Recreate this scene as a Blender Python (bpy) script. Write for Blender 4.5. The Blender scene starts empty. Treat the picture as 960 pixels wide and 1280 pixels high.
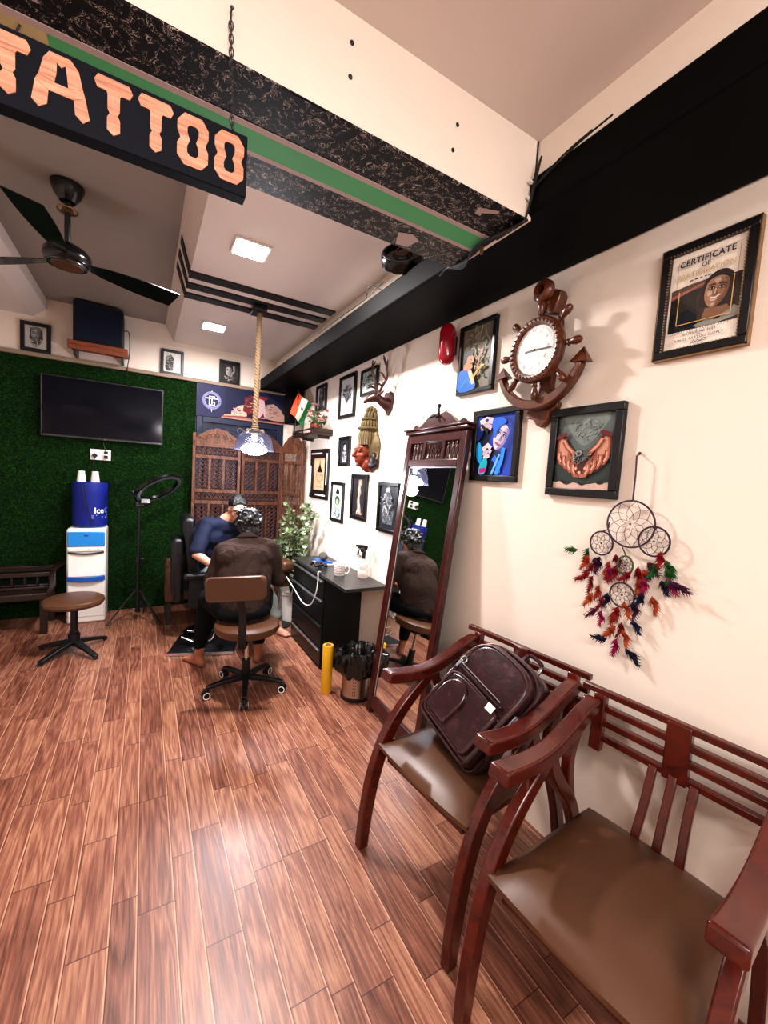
LP=dict(p1=70,p2=20,pen=42,f=26,f2=8,rl=0,tube=30,ex=.35,ga=.86)
import bpy, bmesh, math, random
from mathutils import Vector, Matrix, Euler, noise
R=math.radians; PI=math.pi; V=Vector
COL=bpy.context.scene.collection
# ------------------------------------------------------------------ colours and materials
def lin(c):
    return tuple((x/12.92 if x<=.04045 else ((x+.055)/1.055)**2.4) for x in c)
def hx(h):
    h=h.lstrip('#'); return lin(tuple(int(h[i:i+2],16)/255 for i in (0,2,4)))
class NT:
    def __init__(s,name):
        s.m=bpy.data.materials.new(name); s.m.use_nodes=True; s.t=s.m.node_tree; s.n=s.t.nodes; s.l=s.t.links
        s.b=s.n['Principled BSDF']
    def node(s,typ,**kw):
        n=s.n.new(typ)
        for k,v in kw.items():
            if k in n.inputs: 
                i=n.inputs[k]
                if hasattr(v,'is_output'): s.l.new(v,i)
                else: i.default_value=v
            else: setattr(n,k,v)
        return n
    def set(s,inp,v):
        i=s.b.inputs[inp]
        if hasattr(v,'is_output'): s.l.new(v,i)
        else: i.default_value=v
    def math(s,op,a,b=0.0,c=None):
        n=s.n.new('ShaderNodeMath'); n.operation=op
        for k,v in enumerate((a,b) if c is None else (a,b,c)):
            if hasattr(v,'is_output'): s.l.new(v,n.inputs[k])
            else: n.inputs[k].default_value=v
        return n.outputs[0]
    def mix(s,f,a,b,mode='MIX'):
        n=s.n.new('ShaderNodeMix'); n.data_type='RGBA'; n.blend_type=mode
        for k,v in ((0,f),(6,a),(7,b)):
            if hasattr(v,'is_output'): s.l.new(v,n.inputs[k])
            else: n.inputs[k].default_value=(v if k==0 else (tuple(v)+(1,) if len(v)==3 else v))
        return n.outputs[2]
    def ramp(s,f,stops):
        n=s.n.new('ShaderNodeValToRGB'); s.l.new(f,n.inputs[0]); e=n.color_ramp.elements
        while len(e)<len(stops): e.new(.5)
        for k,(p,c) in enumerate(stops):
            e[k].position=p; e[k].color=tuple(c)+(1,) if len(c)==3 else c
        return n.outputs[0]
    def coord(s,kind='Object',scale=(1,1,1)):
        tc=s.n.new('ShaderNodeTexCoord'); mp=s.n.new('ShaderNodeMapping'); s.l.new(tc.outputs[kind],mp.inputs[0])
        mp.inputs['Scale'].default_value=scale; return mp.outputs[0]
    def noise(s,vec,scale=5,detail=3,rough=.5,dist=0):
        n=s.n.new('ShaderNodeTexNoise'); s.l.new(vec,n.inputs['Vector']); n.inputs['Scale'].default_value=scale
        n.inputs['Detail'].default_value=detail; n.inputs['Roughness'].default_value=rough; n.inputs['Distortion'].default_value=dist
        return n.outputs[0]
    def bump(s,h,strength=.3,dist=.01):
        n=s.n.new('ShaderNodeBump'); s.l.new(h,n.inputs['Height']); n.inputs['Strength'].default_value=strength; n.inputs['Distance'].default_value=dist
        s.l.new(n.outputs[0],s.b.inputs['Normal'])
def plain(name,c,rough=.5,metal=0,var=.12,scale=8,spec=.5,bump=0,coat=0,emis=None,es=0,stretch=(1,1,1)):
    t=NT(name); c=hx(c) if isinstance(c,str) else c
    v=t.coord('Object',stretch); n=t.noise(v,scale,3)
    d=tuple(x*(1-var) for x in c); l=tuple(min(1,x*(1+var)) for x in c)
    t.set('Base Color',t.mix(n,d,l)); t.set('Roughness',rough); t.set('Metallic',metal); t.set('Specular IOR Level',spec)
    if bump: t.bump(t.noise(v,scale*6,4),bump,.004)
    if coat: t.set('Coat Weight',coat); t.set('Coat Roughness',.12)
    if emis: t.set('Emission Color',tuple(hx(emis))+(1,)); t.set('Emission Strength',es)
    return t.m
def wood(name,c1,c2,rough=.3,scale=6,stretch=(1,8,8),coat=.3):
    t=NT(name); v=t.coord('Object',stretch); n=t.noise(v,scale,5,.6,1.2)
    t.set('Base Color',t.ramp(n,[(.3,hx(c1)),(.7,hx(c2))])); t.set('Roughness',rough); t.set('Coat Weight',coat); t.set('Coat Roughness',.15)
    t.bump(n,.06,.002); return t.m
M={}
def cloth_mat(name,c):
    t=NT(name); v=t.coord('Object',(1,1,1)); c=hx(c); w=t.n.new('ShaderNodeTexNoise'); mp=t.coord('Object',(5,9,2.2)); t.l.new(mp,w.inputs[0]); w.inputs['Scale'].default_value=1.6; w.inputs['Detail'].default_value=3; w.inputs['Distortion'].default_value=1.6
    t.set('Base Color',t.mix(t.noise(v,300,2),tuple(x*.85 for x in c),tuple(x*1.15 for x in c))); t.set('Roughness',.92); t.set('Specular IOR Level',.1); t.bump(w.outputs[0],.8,.03); return t.m
M['red_wood']=wood('polished_red_wood','380a04','5c190a',.25,3,(2,5,5),.3)
M['mirror_wood']=wood('dark_red_mirror_wood','260505','48110b',.3,5,(6,6,1.5),.3)
M['clock_wood']=wood('carved_brown_wood','3a1708','6e3818',.35,7,(3,3,3),.4)
M['screen_wood']=wood('sheesham_screen_wood','2e1710','7a4c34',.55,9,(4,4,1),0)
M['dark_wood']=wood('dark_stained_wood','140704','2a100a',.4,6,(3,3,3),.1)
M['shelf_wood']=wood('orange_brown_shelf_wood','6b3420','8e4a2c',.5,6,(1,6,6),0)
M['leather']=plain('tan_brown_leatherette','573825',.4,0,.1,4,.5,.08)
M['dark_leather']=plain('black_leatherette','0b0b0f',.35,0,.2,5,.5,.08)
M['bag_leather']=None
M['black']=plain('matt_black_plastic','0a0a0c',.45,0,.2,6)
M['gloss_black']=plain('gloss_black','08080a',.2,0,.1,6)
M['frame_black']=plain('black_picture_frame','0c0b0e',.32,0,.25,20,.5,.1)
M['black_panel']=plain('black_laminate','0a0a0a',.4,0,.2,9,.4)
M['top_panel']=plain('charcoal_table_top','2b2b29',.35,0,.2,30,.5)
M['chrome']=plain('chrome_metal','c9c9c9',.18,1,.05,10)
M['steel']=plain('brushed_steel','b7a79b',.28,1,.15,60,stretch=(1,1,.05))
M['gunmetal']=plain('grey_metal','4a4a4e',.35,.8,.1,10)
M['white_plastic']=plain('white_plastic','e6e2dd',.35,0,.04,6)
M['white']=plain('white_ceramic','f0ece6',.25,0,.03,6)
M['blue_plastic']=plain('sky_blue_plastic','1b86cf',.35,0,.06,6)
M['deep_blue_plastic']=plain('deep_blue_plastic','1d55a8',.35,0,.06,6)
M['jug_cloth']=plain('royal_blue_cover_cloth','10207c',.6,0,.25,7,.3,.3)
M['navy_door']=plain('navy_blue_paint','0c1838',.45,0,.15,3)
M['navy_cloth']=plain('navy_shirt_cloth','141a2e',.8,0,.3,12,.2,.3)
M['brown_cloth']=cloth_mat('brown_tshirt_cloth','352824')
M['black_cloth']=plain('black_trouser_cloth','08080a',.9,0,.2,12,.15,.2)
M['grey_cloth']=plain('grey_patterned_cloth','7d827e',.85,0,.35,50,.15,.2)
M['skin']=plain('skin','9c6248',.5,0,.08,9,.4)
M['skin_dark']=plain('skin_shaded','70412e',.5,0,.08,9,.4)
M['hair']=plain('black_hair','060606',.3,0,.4,60,.6,.9)
M['red_plastic']=plain('red_translucent_plastic','8f0a22',.2,0,.15,6,.5,0,.5)
M['yellow_wrap']=plain('yellow_film_roll','d9a91c',.3,0,.08,8,.5,.1,.3)
M['cardboard']=plain('cardboard_core','b98d63',.8,0,.1,20)
M['rope']=plain('jute_rope','7a6650',.9,0,.3,90,.2,.6)
M['gold']=plain('antique_gold_paint','66573a',.5,.3,.5,35,.4,.3)
M['copper_face']=plain('burnished_copper_face','70301c',.42,.25,.35,14,.4,.1)
M['dark_bronze']=plain('dark_bronze','2b2326',.45,.5,.2,12)
M['antler']=plain('carved_deer_wood','3b1712',.4,0,.2,15,.5,.15)
M['green_leaf']=plain('green_leaf','5d6b45',.45,0,.35,25)
M['pale_leaf']=plain('pale_green_leaf','9aa58a',.45,0,.25,25)
M['stem']=plain('plant_stem','4a4f2c',.6)
M['thread']=plain('dark_purple_thread','3b1530',.6)
M['silver_trim']=plain('silver_edge_trim','cfd2d6',.25,.9,.05,10)
M['bag_zip']=plain('bag_zip_piping','4a2c2c',.35,.3,.2,40)
M['bin_liner']=plain('black_bin_liner_film','040405',.24,0,.2,8,.6,.5,0)
M['gilt']=plain('gilt_beading','9c7c55',.35,.7,.4,60)
M['green_turf']=None
M['clear_film']=plain('pale_grey_cloth','b9b2a8',.6,0,.3,30)
def glass(name,c=(1,1,1),rough=.02,ior=1.3,alpha=.3):
    t=NT(name); v=t.coord(); n=t.noise(v,20,2)
    t.set('Base Color',t.mix(n,tuple(x*.95 for x in c),c)); t.set('Roughness',rough); t.set('IOR',ior); t.set('Alpha',alpha); t.set('Specular IOR Level',.7)
    return t.m
M['lamp_glass']=glass('clear_lamp_glass',(.03,.03,.045),.04,1.4,.42)
M['bottle_glass']=glass('clear_bottle_plastic',(.75,.62,.55),.08,1.4,.45)
def mirror_mat():
    t=NT('silvered_mirror'); v=t.coord(); n=t.noise(v,3,2)
    t.set('Base Color',t.mix(n,(.86,.9,.88),(.9,.93,.9))); t.set('Metallic',1.0); t.set('Roughness',.005); return t.m
M['mirror']=mirror_mat()
def tv_mat():
    t=NT('dark_tv_glass'); v=t.coord(); n=t.noise(v,3,2)
    t.set('Base Color',t.mix(n,(.002,.002,.004),(.006,.006,.012))); t.set('Roughness',.1); t.set('Specular IOR Level',.14); return t.m
M['tv']=tv_mat()
def emit(name,c,s):
    t=NT(name); v=t.coord(); n=t.noise(v,2,1); c=hx(c)
    t.set('Base Color',t.mix(n,c,tuple(x*.98 for x in c))); t.set('Emission Color',c+(1,)); t.set('Emission Strength',s); return t.m
M['lamp_emit']=emit('ceiling_light_diffuser','eef0ff',30)
M['bulb_emit']=emit('pendant_bulb_glow','e6e9ff',70)
def bag():
    t=NT('oxblood_mottled_leather'); v=t.coord(); n=t.noise(v,28,5,.65,.5); n2=t.noise(v,6,3)
    a=t.ramp(n,[(.35,hx('1a060b')),(.55,hx('36111b')),(.72,hx('5c3a42'))])  # palest stop puts gloss highlights into the mottled colour
    t.set('Base Color',t.mix(n2,hx('26090f'),a)); t.set('Roughness',t.math('MULTIPLY_ADD',n2,.3,.12)); t.set('Coat Weight',.4); t.set('Coat Roughness',.15)
    t.bump(t.noise(v,60,4),.25,.003); return t.m
M['bag_leather']=bag()
# artwork: vertex colour paint
def paint(name,rough=.5,gl=0):
    t=NT(name); a=t.n.new('ShaderNodeAttribute'); a.attribute_name='col'
    v=t.coord(); n=t.noise(v,60,4,.6); k=t.math('MULTIPLY_ADD',n,.5,.75)
    cb=t.n.new('ShaderNodeCombineColor')
    for i in range(3): t.l.new(k,cb.inputs[i])
    t.set('Base Color',t.mix(1.0,a.outputs['Color'],cb.outputs[0],'MULTIPLY')); t.set('Roughness',rough); t.set('Specular IOR Level',.3)
    if gl: t.set('Coat Weight',gl); t.set('Coat Roughness',.05)
    return t.m
M['paint']=paint('painted_paper',.5)
M['glazed']=paint('paper_behind_glass',.45,.5)
# turf
def turf():
    t=NT('artificial_grass_turf'); v=t.coord('Object',(1,1,1)); n=t.noise(v,85,4,.75); n2=t.noise(v,5,3)
    a=t.ramp(n,[(.38,hx('020a00')),(.54,hx('0c2e07')),(.72,hx('336a18'))])
    t.set('Base Color',t.mix(n2,a,t.mix(.5,a,hx('052007')))); t.set('Roughness',.9); t.set('Specular IOR Level',.15)
    t.bump(n,.9,.012); return t.m
M['green_turf']=turf()
def wallpaint(name,c,stain=.06):
    t=NT(name); v=t.coord(); n=t.noise(v,1.5,4,.6); n2=t.noise(v,9,5,.7); c=hx(c)
    d=tuple(x*(1-stain*2.5) for x in c)
    a=t.mix(n,c,d); sp=t.ramp(n2,[(.0,(0,0,0)),(.69,(0,0,0)),(.75,(1,1,1))])
    t.set('Base Color',t.mix(t.math('MULTIPLY',sp,.25),a,tuple(x*.6 for x in c))); t.set('Roughness',.6); t.set('Specular IOR Level',.25)
    t.bump(t.noise(v,30,4),.05,.004); return t.m
M['cream']=wallpaint('cream_wall_paint','ebdfd3')
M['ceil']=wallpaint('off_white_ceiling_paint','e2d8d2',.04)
M['ceil_recess']=wallpaint('recess_shade_grey','9c928b',.05)  # shade of the recess put into a darker grey
M['black_paint']=wallpaint('black_glossy_sheet','050404',.2)
t=M['black_paint'].node_tree.nodes['Principled BSDF']; t.inputs['Roughness'].default_value=.6; t.inputs['Specular IOR Level'].default_value=.08
def marble():
    t=NT('black_leaf_pattern_laminate'); v=t.coord('Object',(1,1,1))
    vo=t.node('ShaderNodeTexVoronoi'); vo.voronoi_dimensions='3D'
    nz=t.n.new('ShaderNodeTexNoise'); t.l.new(v,nz.inputs[0]); nz.inputs['Scale'].default_value=22
    ad=t.n.new('ShaderNodeVectorMath'); ad.operation='MULTIPLY_ADD'; t.l.new(nz.outputs[1],ad.inputs[0]); ad.inputs[1].default_value=(.07,.07,.07); t.l.new(v,ad.inputs[2])
    w=t.n.new('ShaderNodeTexWave'); t.l.new(ad.outputs[0],w.inputs[0]); w.inputs['Scale'].default_value=38; w.inputs['Distortion'].default_value=16; w.inputs['Detail'].default_value=2; w.inputs['Detail Scale'].default_value=2.2
    n=t.noise(ad.outputs[0],50,2)
    k=t.math('MULTIPLY',w.outputs[1],n); s=t.ramp(k,[(.0,(0,0,0)),(.47,(0,0,0)),(.55,(1,1,1))])
    t.set('Base Color',t.mix(s,hx('0a0506'),hx('b5a79f'))); t.set('Roughness',.45); t.set('Specular IOR Level',.2); return t.m
M['marble']=marble()
M['green_band']=plain('mid_green_paint','4fa86c',.6,0,.06,6)
M['grey_band']=plain('mauve_grey_paint','b3a09c',.6,0,.06,6)
M['beige_band']=plain('beige_mottled_paper','b9aa7c',.6,0,.35,12)
def floor_mat():
    t=NT('brown_strip_laminate'); tc=t.n.new('ShaderNodeTexCoord'); sp=t.n.new('ShaderNodeSeparateXYZ'); t.l.new(tc.outputs['Object'],sp.inputs[0])
    X,Y=sp.outputs[0],sp.outputs[1]; P=.188
    q=t.math('DIVIDE',t.math('ADD',X,.189+P*20),P); ip=t.math('FLOOR',q); u=t.math('MULTIPLY',t.math('FRACT',q),P)
    nar=t.math('GREATER_THAN',u,.112)
    sid=t.math('ADD',t.math('MULTIPLY',ip,2.0),nar)
    # distance from the strip's own edges
    ul=t.math('SUBTRACT',u,t.math('MULTIPLY',nar,.112)); wd=t.math('SUBTRACT',.112,t.math('MULTIPLY',nar,.036))
    dl=ul; dr=t.math('SUBTRACT',wd,ul)
    wn=t.n.new('ShaderNodeTexWhiteNoise'); wn.noise_dimensions='1D'; t.l.new(sid,wn.inputs['W']); rs=wn.outputs[0]
    L=t.math('ADD',.42,t.math('MULTIPLY',rs,.2))
    yy=t.math('DIVIDE',t.math('ADD',Y,t.math('ADD',20.0,t.math('MULTIPLY',rs,7.3))),L)
    iy=t.math('FLOOR',yy); fy=t.math('MULTIPLY',t.math('FRACT',yy),L)
    w2=t.n.new('ShaderNodeTexWhiteNoise'); w2.noise_dimensions='2D'; cb=t.n.new('ShaderNodeCombineXYZ'); t.l.new(sid,cb.inputs[0]); t.l.new(iy,cb.inputs[1]); t.l.new(cb.outputs[0],w2.inputs['Vector'])
    rp=w2.outputs[0]
    gv=t.n.new('ShaderNodeCombineXYZ'); t.l.new(t.math('MULTIPLY',X,14.0),gv.inputs[0]); t.l.new(t.math('MULTIPLY',Y,1.3),gv.inputs[1]); t.l.new(t.math('MULTIPLY',rp,60.0),gv.inputs[2])
    n1=t.n.new('ShaderNodeTexNoise'); t.l.new(gv.outputs[0],n1.inputs[0]); n1.inputs['Scale'].default_value=1.0; n1.inputs['Detail'].default_value=2; n1.inputs['Distortion'].default_value=.25
    ring=t.math('FRACT',t.math('MULTIPLY',n1.outputs[0],8.0)); ring=t.math('ABSOLUTE',t.math('SUBTRACT',ring,.5))
    gv2=t.n.new('ShaderNodeCombineXYZ'); t.l.new(t.math('MULTIPLY',X,190.0),gv2.inputs[0]); t.l.new(t.math('MULTIPLY',Y,7.0),gv2.inputs[1]); t.l.new(t.math('MULTIPLY',rp,60.0),gv2.inputs[2])
    n2=t.n.new('ShaderNodeTexNoise'); t.l.new(gv2.outputs[0],n2.inputs[0]); n2.inputs['Scale'].default_value=1.0; n2.inputs['Detail'].default_value=4
    g=t.math('ADD',t.math('MULTIPLY',ring,.55),t.math('MULTIPLY',n2.outputs[0],.85))
    g=t.math('ADD',g,t.math('MULTIPLY',t.math('SUBTRACT',rp,.5),.26))
    base=t.ramp(g,[(.2,hx('502d20')),(.55,hx('845443')),(.95,hx('b28569'))])
    lite=t.math('LESS_THAN',dr,.0042); lite2=t.math('LESS_THAN',dl,.003); butt=t.math('LESS_THAN',fy,.0035)  # first mask paints a pale highlight along one strip edge, others are dark joints
    c=t.mix(t.math('MULTIPLY',lite,.55),base,hx('d8a78a')); c=t.mix(t.math('MULTIPLY',lite2,.75),c,hx('3a1a10')); c=t.mix(t.math('MULTIPLY',butt,.8),c,hx('34150c'))
    t.set('Base Color',c); t.set('Roughness',t.math('MULTIPLY_ADD',n2.outputs[0],.16,.29)); t.set('Specular IOR Level',.5)
    h=t.math('SUBTRACT',t.math('MULTIPLY',n2.outputs[0],.4),t.math('ADD',lite2,butt)); t.bump(h,.22,.002)
    return t.m
M['floor']=floor_mat()
# ------------------------------------------------------------------ mesh builder
class MB:
    def __init__(s): s.v=[]; s.f=[]; s.c=[]; s.cur=(1,1,1)
    def add(s,vs,fs,col=None):
        b=len(s.v); s.v+= [V(p) for p in vs]; c=s.cur if col is None else col
        for f in fs: s.f.append([b+i for i in f]); s.c.append(c)
        return s
    def xf(s,mat,start=0):
        for i in range(start,len(s.v)): s.v[i]=mat@s.v[i]
        return s
    def box(s,c,d,rot=None,col=None):
        c=V(c); m=(Euler(rot).to_matrix() if rot is not None and not isinstance(rot,Matrix) else (rot or Matrix.Identity(3)))
        vs=[c+m@V((x*d[0]/2,y*d[1]/2,z*d[2]/2)) for x in (-1,1) for y in (-1,1) for z in (-1,1)]
        return s.add(vs,[(0,1,3,2),(4,6,7,5),(0,4,5,1),(2,3,7,6),(0,2,6,4),(1,5,7,3)],col)
    def bb(s,x0,x1,y0,y1,z0,z1,col=None):
        return s.box(((x0+x1)/2,(y0+y1)/2,(z0+z1)/2),(abs(x1-x0),abs(y1-y0),abs(z1-z0)),None,col)
    def cyl(s,a,b,r0,r1=None,seg=16,cap=True,col=None):
        a=V(a); b=V(b); r1=r0 if r1 is None else r1; d=(b-a)
        q=d.to_track_quat('Z','Y').to_matrix(); vs=[]
        for p,r in ((a,r0),(b,r1)):
            for k in range(seg): an=2*PI*k/seg; vs.append(p+q@V((r*math.cos(an),r*math.sin(an),0)))
        fs=[(k,(k+1)%seg,seg+(k+1)%seg,seg+k) for k in range(seg)]
        if cap: fs+= [tuple(range(seg-1,-1,-1)),tuple(range(seg,2*seg))]
        return s.add(vs,fs,col)
    def lathe(s,prof,o=(0,0,0),axis=(0,0,1),seg=24,col=None,cap=True,sx=1,sy=1):
        o=V(o); q=V(axis).to_track_quat('Z','Y').to_matrix(); vs=[]
        for r,z in prof:
            for k in range(seg): an=2*PI*k/seg; vs.append(o+q@V((r*math.cos(an)*sx,r*math.sin(an)*sy,z)))
        fs=[]
        for i in range(len(prof)-1):
            for k in range(seg): fs.append((i*seg+k,i*seg+(k+1)%seg,(i+1)*seg+(k+1)%seg,(i+1)*seg+k))
        if cap:
            if prof[0][0]>1e-5: fs.append(tuple(range(seg-1,-1,-1)))
            if prof[-1][0]>1e-5: fs.append(tuple((len(prof)-1)*seg+k for k in range(seg)))
        return s.add(vs,fs,col)
    def ell(s,c,r,rot=None,seg=16,rings=10,col=None):
        r=(r,r,r) if not hasattr(r,'__len__') else r; m=Euler(rot).to_matrix() if rot else Matrix.Identity(3); c=V(c)
        vs=[c+m@V((0,0,-r[2]))]; 
        for i in range(1,rings):
            ph=-PI/2+PI*i/rings
            for k in range(seg): an=2*PI*k/seg; vs.append(c+m@V((r[0]*math.cos(ph)*math.cos(an),r[1]*math.cos(ph)*math.sin(an),r[2]*math.sin(ph))))
        vs.append(c+m@V((0,0,r[2]))); n=len(vs)-1
        fs=[(0,1+(k+1)%seg,1+k) for k in range(seg)]
        for i in range(rings-2):
            for k in range(seg): a=1+i*seg; fs.append((a+k,a+(k+1)%seg,a+seg+(k+1)%seg,a+seg+k))
        a=1+(rings-2)*seg; fs+=[(a+k,a+(k+1)%seg,n) for k in range(seg)]
        return s.add(vs,fs,col)
    def tube(s,pts,r,seg=8,closed=False,col=None,flat=1.0):
        pts=[V(p) for p in pts]; n=len(pts); rr=r if hasattr(r,'__len__') else [r]*n; vs=[]; up=None
        for i,p in enumerate(pts):
            if closed: d=(pts[(i+1)%n]-pts[i-1])
            else: d=pts[min(i+1,n-1)]-pts[max(i-1,0)]
            d.normalize()
            if up is None: up=d.orthogonal().normalized()
            up=(up-d*up.dot(d)); 
            if up.length<1e-6: up=d.orthogonal()
            up.normalize(); sd=d.cross(up)
            for k in range(seg): an=2*PI*k/seg; vs.append(p+(up*math.cos(an)*flat+sd*math.sin(an))*rr[i])
        fs=[]; m=n if closed else n-1
        for i in range(m):
            for k in range(seg):
                a=i*seg; b=((i+1)%n)*seg; fs.append((a+k,a+(k+1)%seg,b+(k+1)%seg,b+k))
        if not closed: fs+=[tuple(range(seg-1,-1,-1)),tuple((n-1)*seg+k for k in range(seg))]
        return s.add(vs,fs,col)
    def bar(s,pts,w,t,side=(0,1,0),col=None):
        # rectangular section swept along pts; w = across 'side', t = in the bending plane (may be lists)
        pts=[V(p) for p in pts]; n=len(pts); sd=V(side).normalized(); vs=[]
        for i,p in enumerate(pts):
            d=(pts[min(i+1,n-1)]-pts[max(i-1,0)]).normalized(); nn=d.cross(sd).normalized()
            ww=w[i] if hasattr(w,'__len__') else w; tt=t[i] if hasattr(t,'__len__') else t
            for a,b in ((-1,-1),(1,-1),(1,1),(-1,1)): vs.append(p+sd*a*ww/2+nn*b*tt/2)
        fs=[(i*4+k,i*4+(k+1)%4,(i+1)*4+(k+1)%4,(i+1)*4+k) for i in range(n-1) for k in range(4)]
        fs+=[(3,2,1,0),tuple((n-1)*4+k for k in range(4))]
        return s.add(vs,fs,col)
    def prism(s,poly,z0,z1,mat=None,col=None):
        n=len(poly); vs=[V((x,y,z0)) for x,y in poly]+[V((x,y,z1)) for x,y in poly]
        if mat is not None: vs=[mat@p for p in vs]
        return s.add(vs,[tuple(range(n-1,-1,-1)),tuple(range(n,2*n))]+[(k,(k+1)%n,n+(k+1)%n,n+k) for k in range(n)],col)
    def build(s,name,mat,parent=None,bevel=0,seg=2,smooth=35,sub=0,mods=None):
        me=bpy.data.meshes.new(name); me.from_pydata([tuple(p) for p in s.v],[],s.f); me.validate()
        bm=bmesh.new(); bm.from_mesh(me)
        usecol=any(c!=(1,1,1) for c in s.c)
        if not usecol: bmesh.ops.recalc_face_normals(bm,faces=bm.faces)
        bm.to_mesh(me); bm.free()
        if usecol:
            a=me.color_attributes.new('col','FLOAT_COLOR','CORNER')
            for p in me.polygons:
                c=s.c[p.index] if p.index<len(s.c) else (1,1,1)
                for li in p.loop_indices: a.data[li].color=tuple(c)+(1,)
        me.materials.append(mat if not isinstance(mat,str) else M[mat])
        o=bpy.data.objects.new(name,me); COL.objects.link(o)
        if parent: o.parent=parent
        if smooth:
            for p in me.polygons: p.use_smooth=True
            try: me.set_sharp_from_angle(angle=R(smooth))
            except Exception: pass
        if bevel:
            b=o.modifiers.new('bevel','BEVEL'); b.width=bevel; b.segments=seg; b.limit_method='ANGLE'; b.angle_limit=R(40)
        if sub: 
            b=o.modifiers.new('sub','SUBSURF'); b.levels=sub; b.render_levels=sub
        return o
def tag(o,label=None,cat=None,group=None,kind=None):
    if label: o['label']=label
    if cat: o['category']=cat
    if group: o['group']=group
    if kind: o['kind']=kind
    return o
def thing(name,label,cat,loc=(0,0,0),rot=(0,0,0),group=None):
    o=bpy.data.objects.new(name,None); COL.objects.link(o); o.location=loc; o.empty_display_size=.05
    o.rotation_euler=rot.to_euler() if isinstance(rot,Matrix) else rot
    return tag(o,label,cat,group)
def struct(o,label=None,cat=None):
    o['kind']='structure'
    if label: o['label']=label
    if cat: o['category']=cat
    return o
def copy_tree(o,parent=None):
    c=o.copy(); COL.objects.link(c); c.parent=parent
    for ch in o.children: copy_tree(ch,c)
    return c
def blob(fill,name,mat,parent=None,voxel=.01,smooth=4,disp=0,dscale=8,fac=.5):
    m=MB(); fill(m); me=bpy.data.meshes.new('tmp'); me.from_pydata([tuple(p) for p in m.v],[],m.f)
    bm=bmesh.new(); bm.from_mesh(me); bmesh.ops.recalc_face_normals(bm,faces=bm.faces); bm.to_mesh(me); bm.free()
    o=bpy.data.objects.new('tmp',me); COL.objects.link(o)
    r=o.modifiers.new('r','REMESH'); r.mode='VOXEL'; r.voxel_size=voxel
    if smooth:
        q=o.modifiers.new('s','SMOOTH'); q.iterations=smooth; q.factor=fac
    dg=bpy.context.evaluated_depsgraph_get(); me2=bpy.data.meshes.new_from_object(o.evaluated_get(dg)); me2.name=name
    bpy.data.objects.remove(o); bpy.data.meshes.remove(me)
    if disp:
        nn=[v.normal.copy() for v in me2.vertices]
        for v,n in zip(me2.vertices,nn):
            v.co+=n*disp*noise.noise(v.co*dscale)
    for p in me2.polygons: p.use_smooth=True
    me2.materials.clear(); me2.materials.append(M[mat] if isinstance(mat,str) else mat)
    ob=bpy.data.objects.new(name,me2); COL.objects.link(ob)
    if parent: ob.parent=parent
    return ob
def limb(m,pts,rs):
    for i in range(len(pts)-1):
        m.cyl(pts[i],pts[i+1],rs[i],rs[i+1],14)
    for p,r in zip(pts,rs): m.ell(p,r,None,14,10)
def text_geo(m,s,size,loc=(0,0,0),col=(0,0,0),align='CENTER',bold=0,spacing=1.0,xs=1.0,rot=0,fn=None):
    cu=bpy.data.curves.new('t','FONT'); cu.body=s; cu.size=size; cu.align_x=align; cu.align_y='CENTER'; cu.offset=bold; cu.space_character=spacing; cu.resolution_u=3
    o=bpy.data.objects.new('t',cu); COL.objects.link(o)
    dg=bpy.context.evaluated_depsgraph_get(); me=bpy.data.meshes.new_from_object(o.evaluated_get(dg))
    vs=[]
    cr,sr=math.cos(rot),math.sin(rot)
    for v in me.vertices:
        x=v.co.x*xs; y=v.co.y; p=V((loc[0]+x*cr-y*sr,loc[1]+x*sr+y*cr,loc[2])); vs.append(fn(p) if fn else p)
    m.add(vs,[tuple(p.vertices) for p in me.polygons],col)
    bpy.data.objects.remove(o); bpy.data.meshes.remove(me); bpy.data.curves.remove(cu)
def smoothpath(pts,n=6):
    pts=[V(p) for p in pts]; out=[]
    for i in range(len(pts)-1):
        p0=pts[max(i-1,0)];p1=pts[i];p2=pts[i+1];p3=pts[min(i+2,len(pts)-1)]
        for k in range(n):
            t=k/n; out.append(.5*((2*p1)+(-p0+p2)*t+(2*p0-5*p1+4*p2-p3)*t*t+(-p0+3*p1-3*p2+p3)*t**3))
    out.append(pts[-1]); return out
WALL_R=Matrix(((0,0,-1),(-1,0,0),(0,1,0)))      # local x = towards the camera along the wall, y = up, z = out of the wall
WALL_B=Matrix(((1,0,0),(0,0,-1),(0,1,0)))
WX=1.52; WY=4.9
def foot(m,ank,toe,w=.034,toes=True):
    ank=V(ank); toe=V(toe); d=(toe-ank); d.z=0; d.normalize(); s_=V((-d.y,d.x,0)); heel=V((ank.x,ank.y,.03))-d*.035
    limb(m,[ank,V((ank.x,ank.y,.05)),heel],[.036,.034,.030]); tp=V((toe.x,toe.y,.022)); limb(m,[V((ank.x,ank.y,.045)),tp-d*.04],[.034,.026]); limb(m,[heel,tp-d*.04+s_*.014],[.028,.022]); limb(m,[heel,tp-d*.04-s_*.018],[.028,.02])
    for k in range(5): o=s_*(.030-.015*k); L_=[.03,.032,.028,.022,.016][k]; limb(m,[tp-d*.045+o*.8,tp-d*(.03-L_*.8)+o+V((0,0,-.006))],[.0125-.001*k,.0095-.0008*k])
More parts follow.
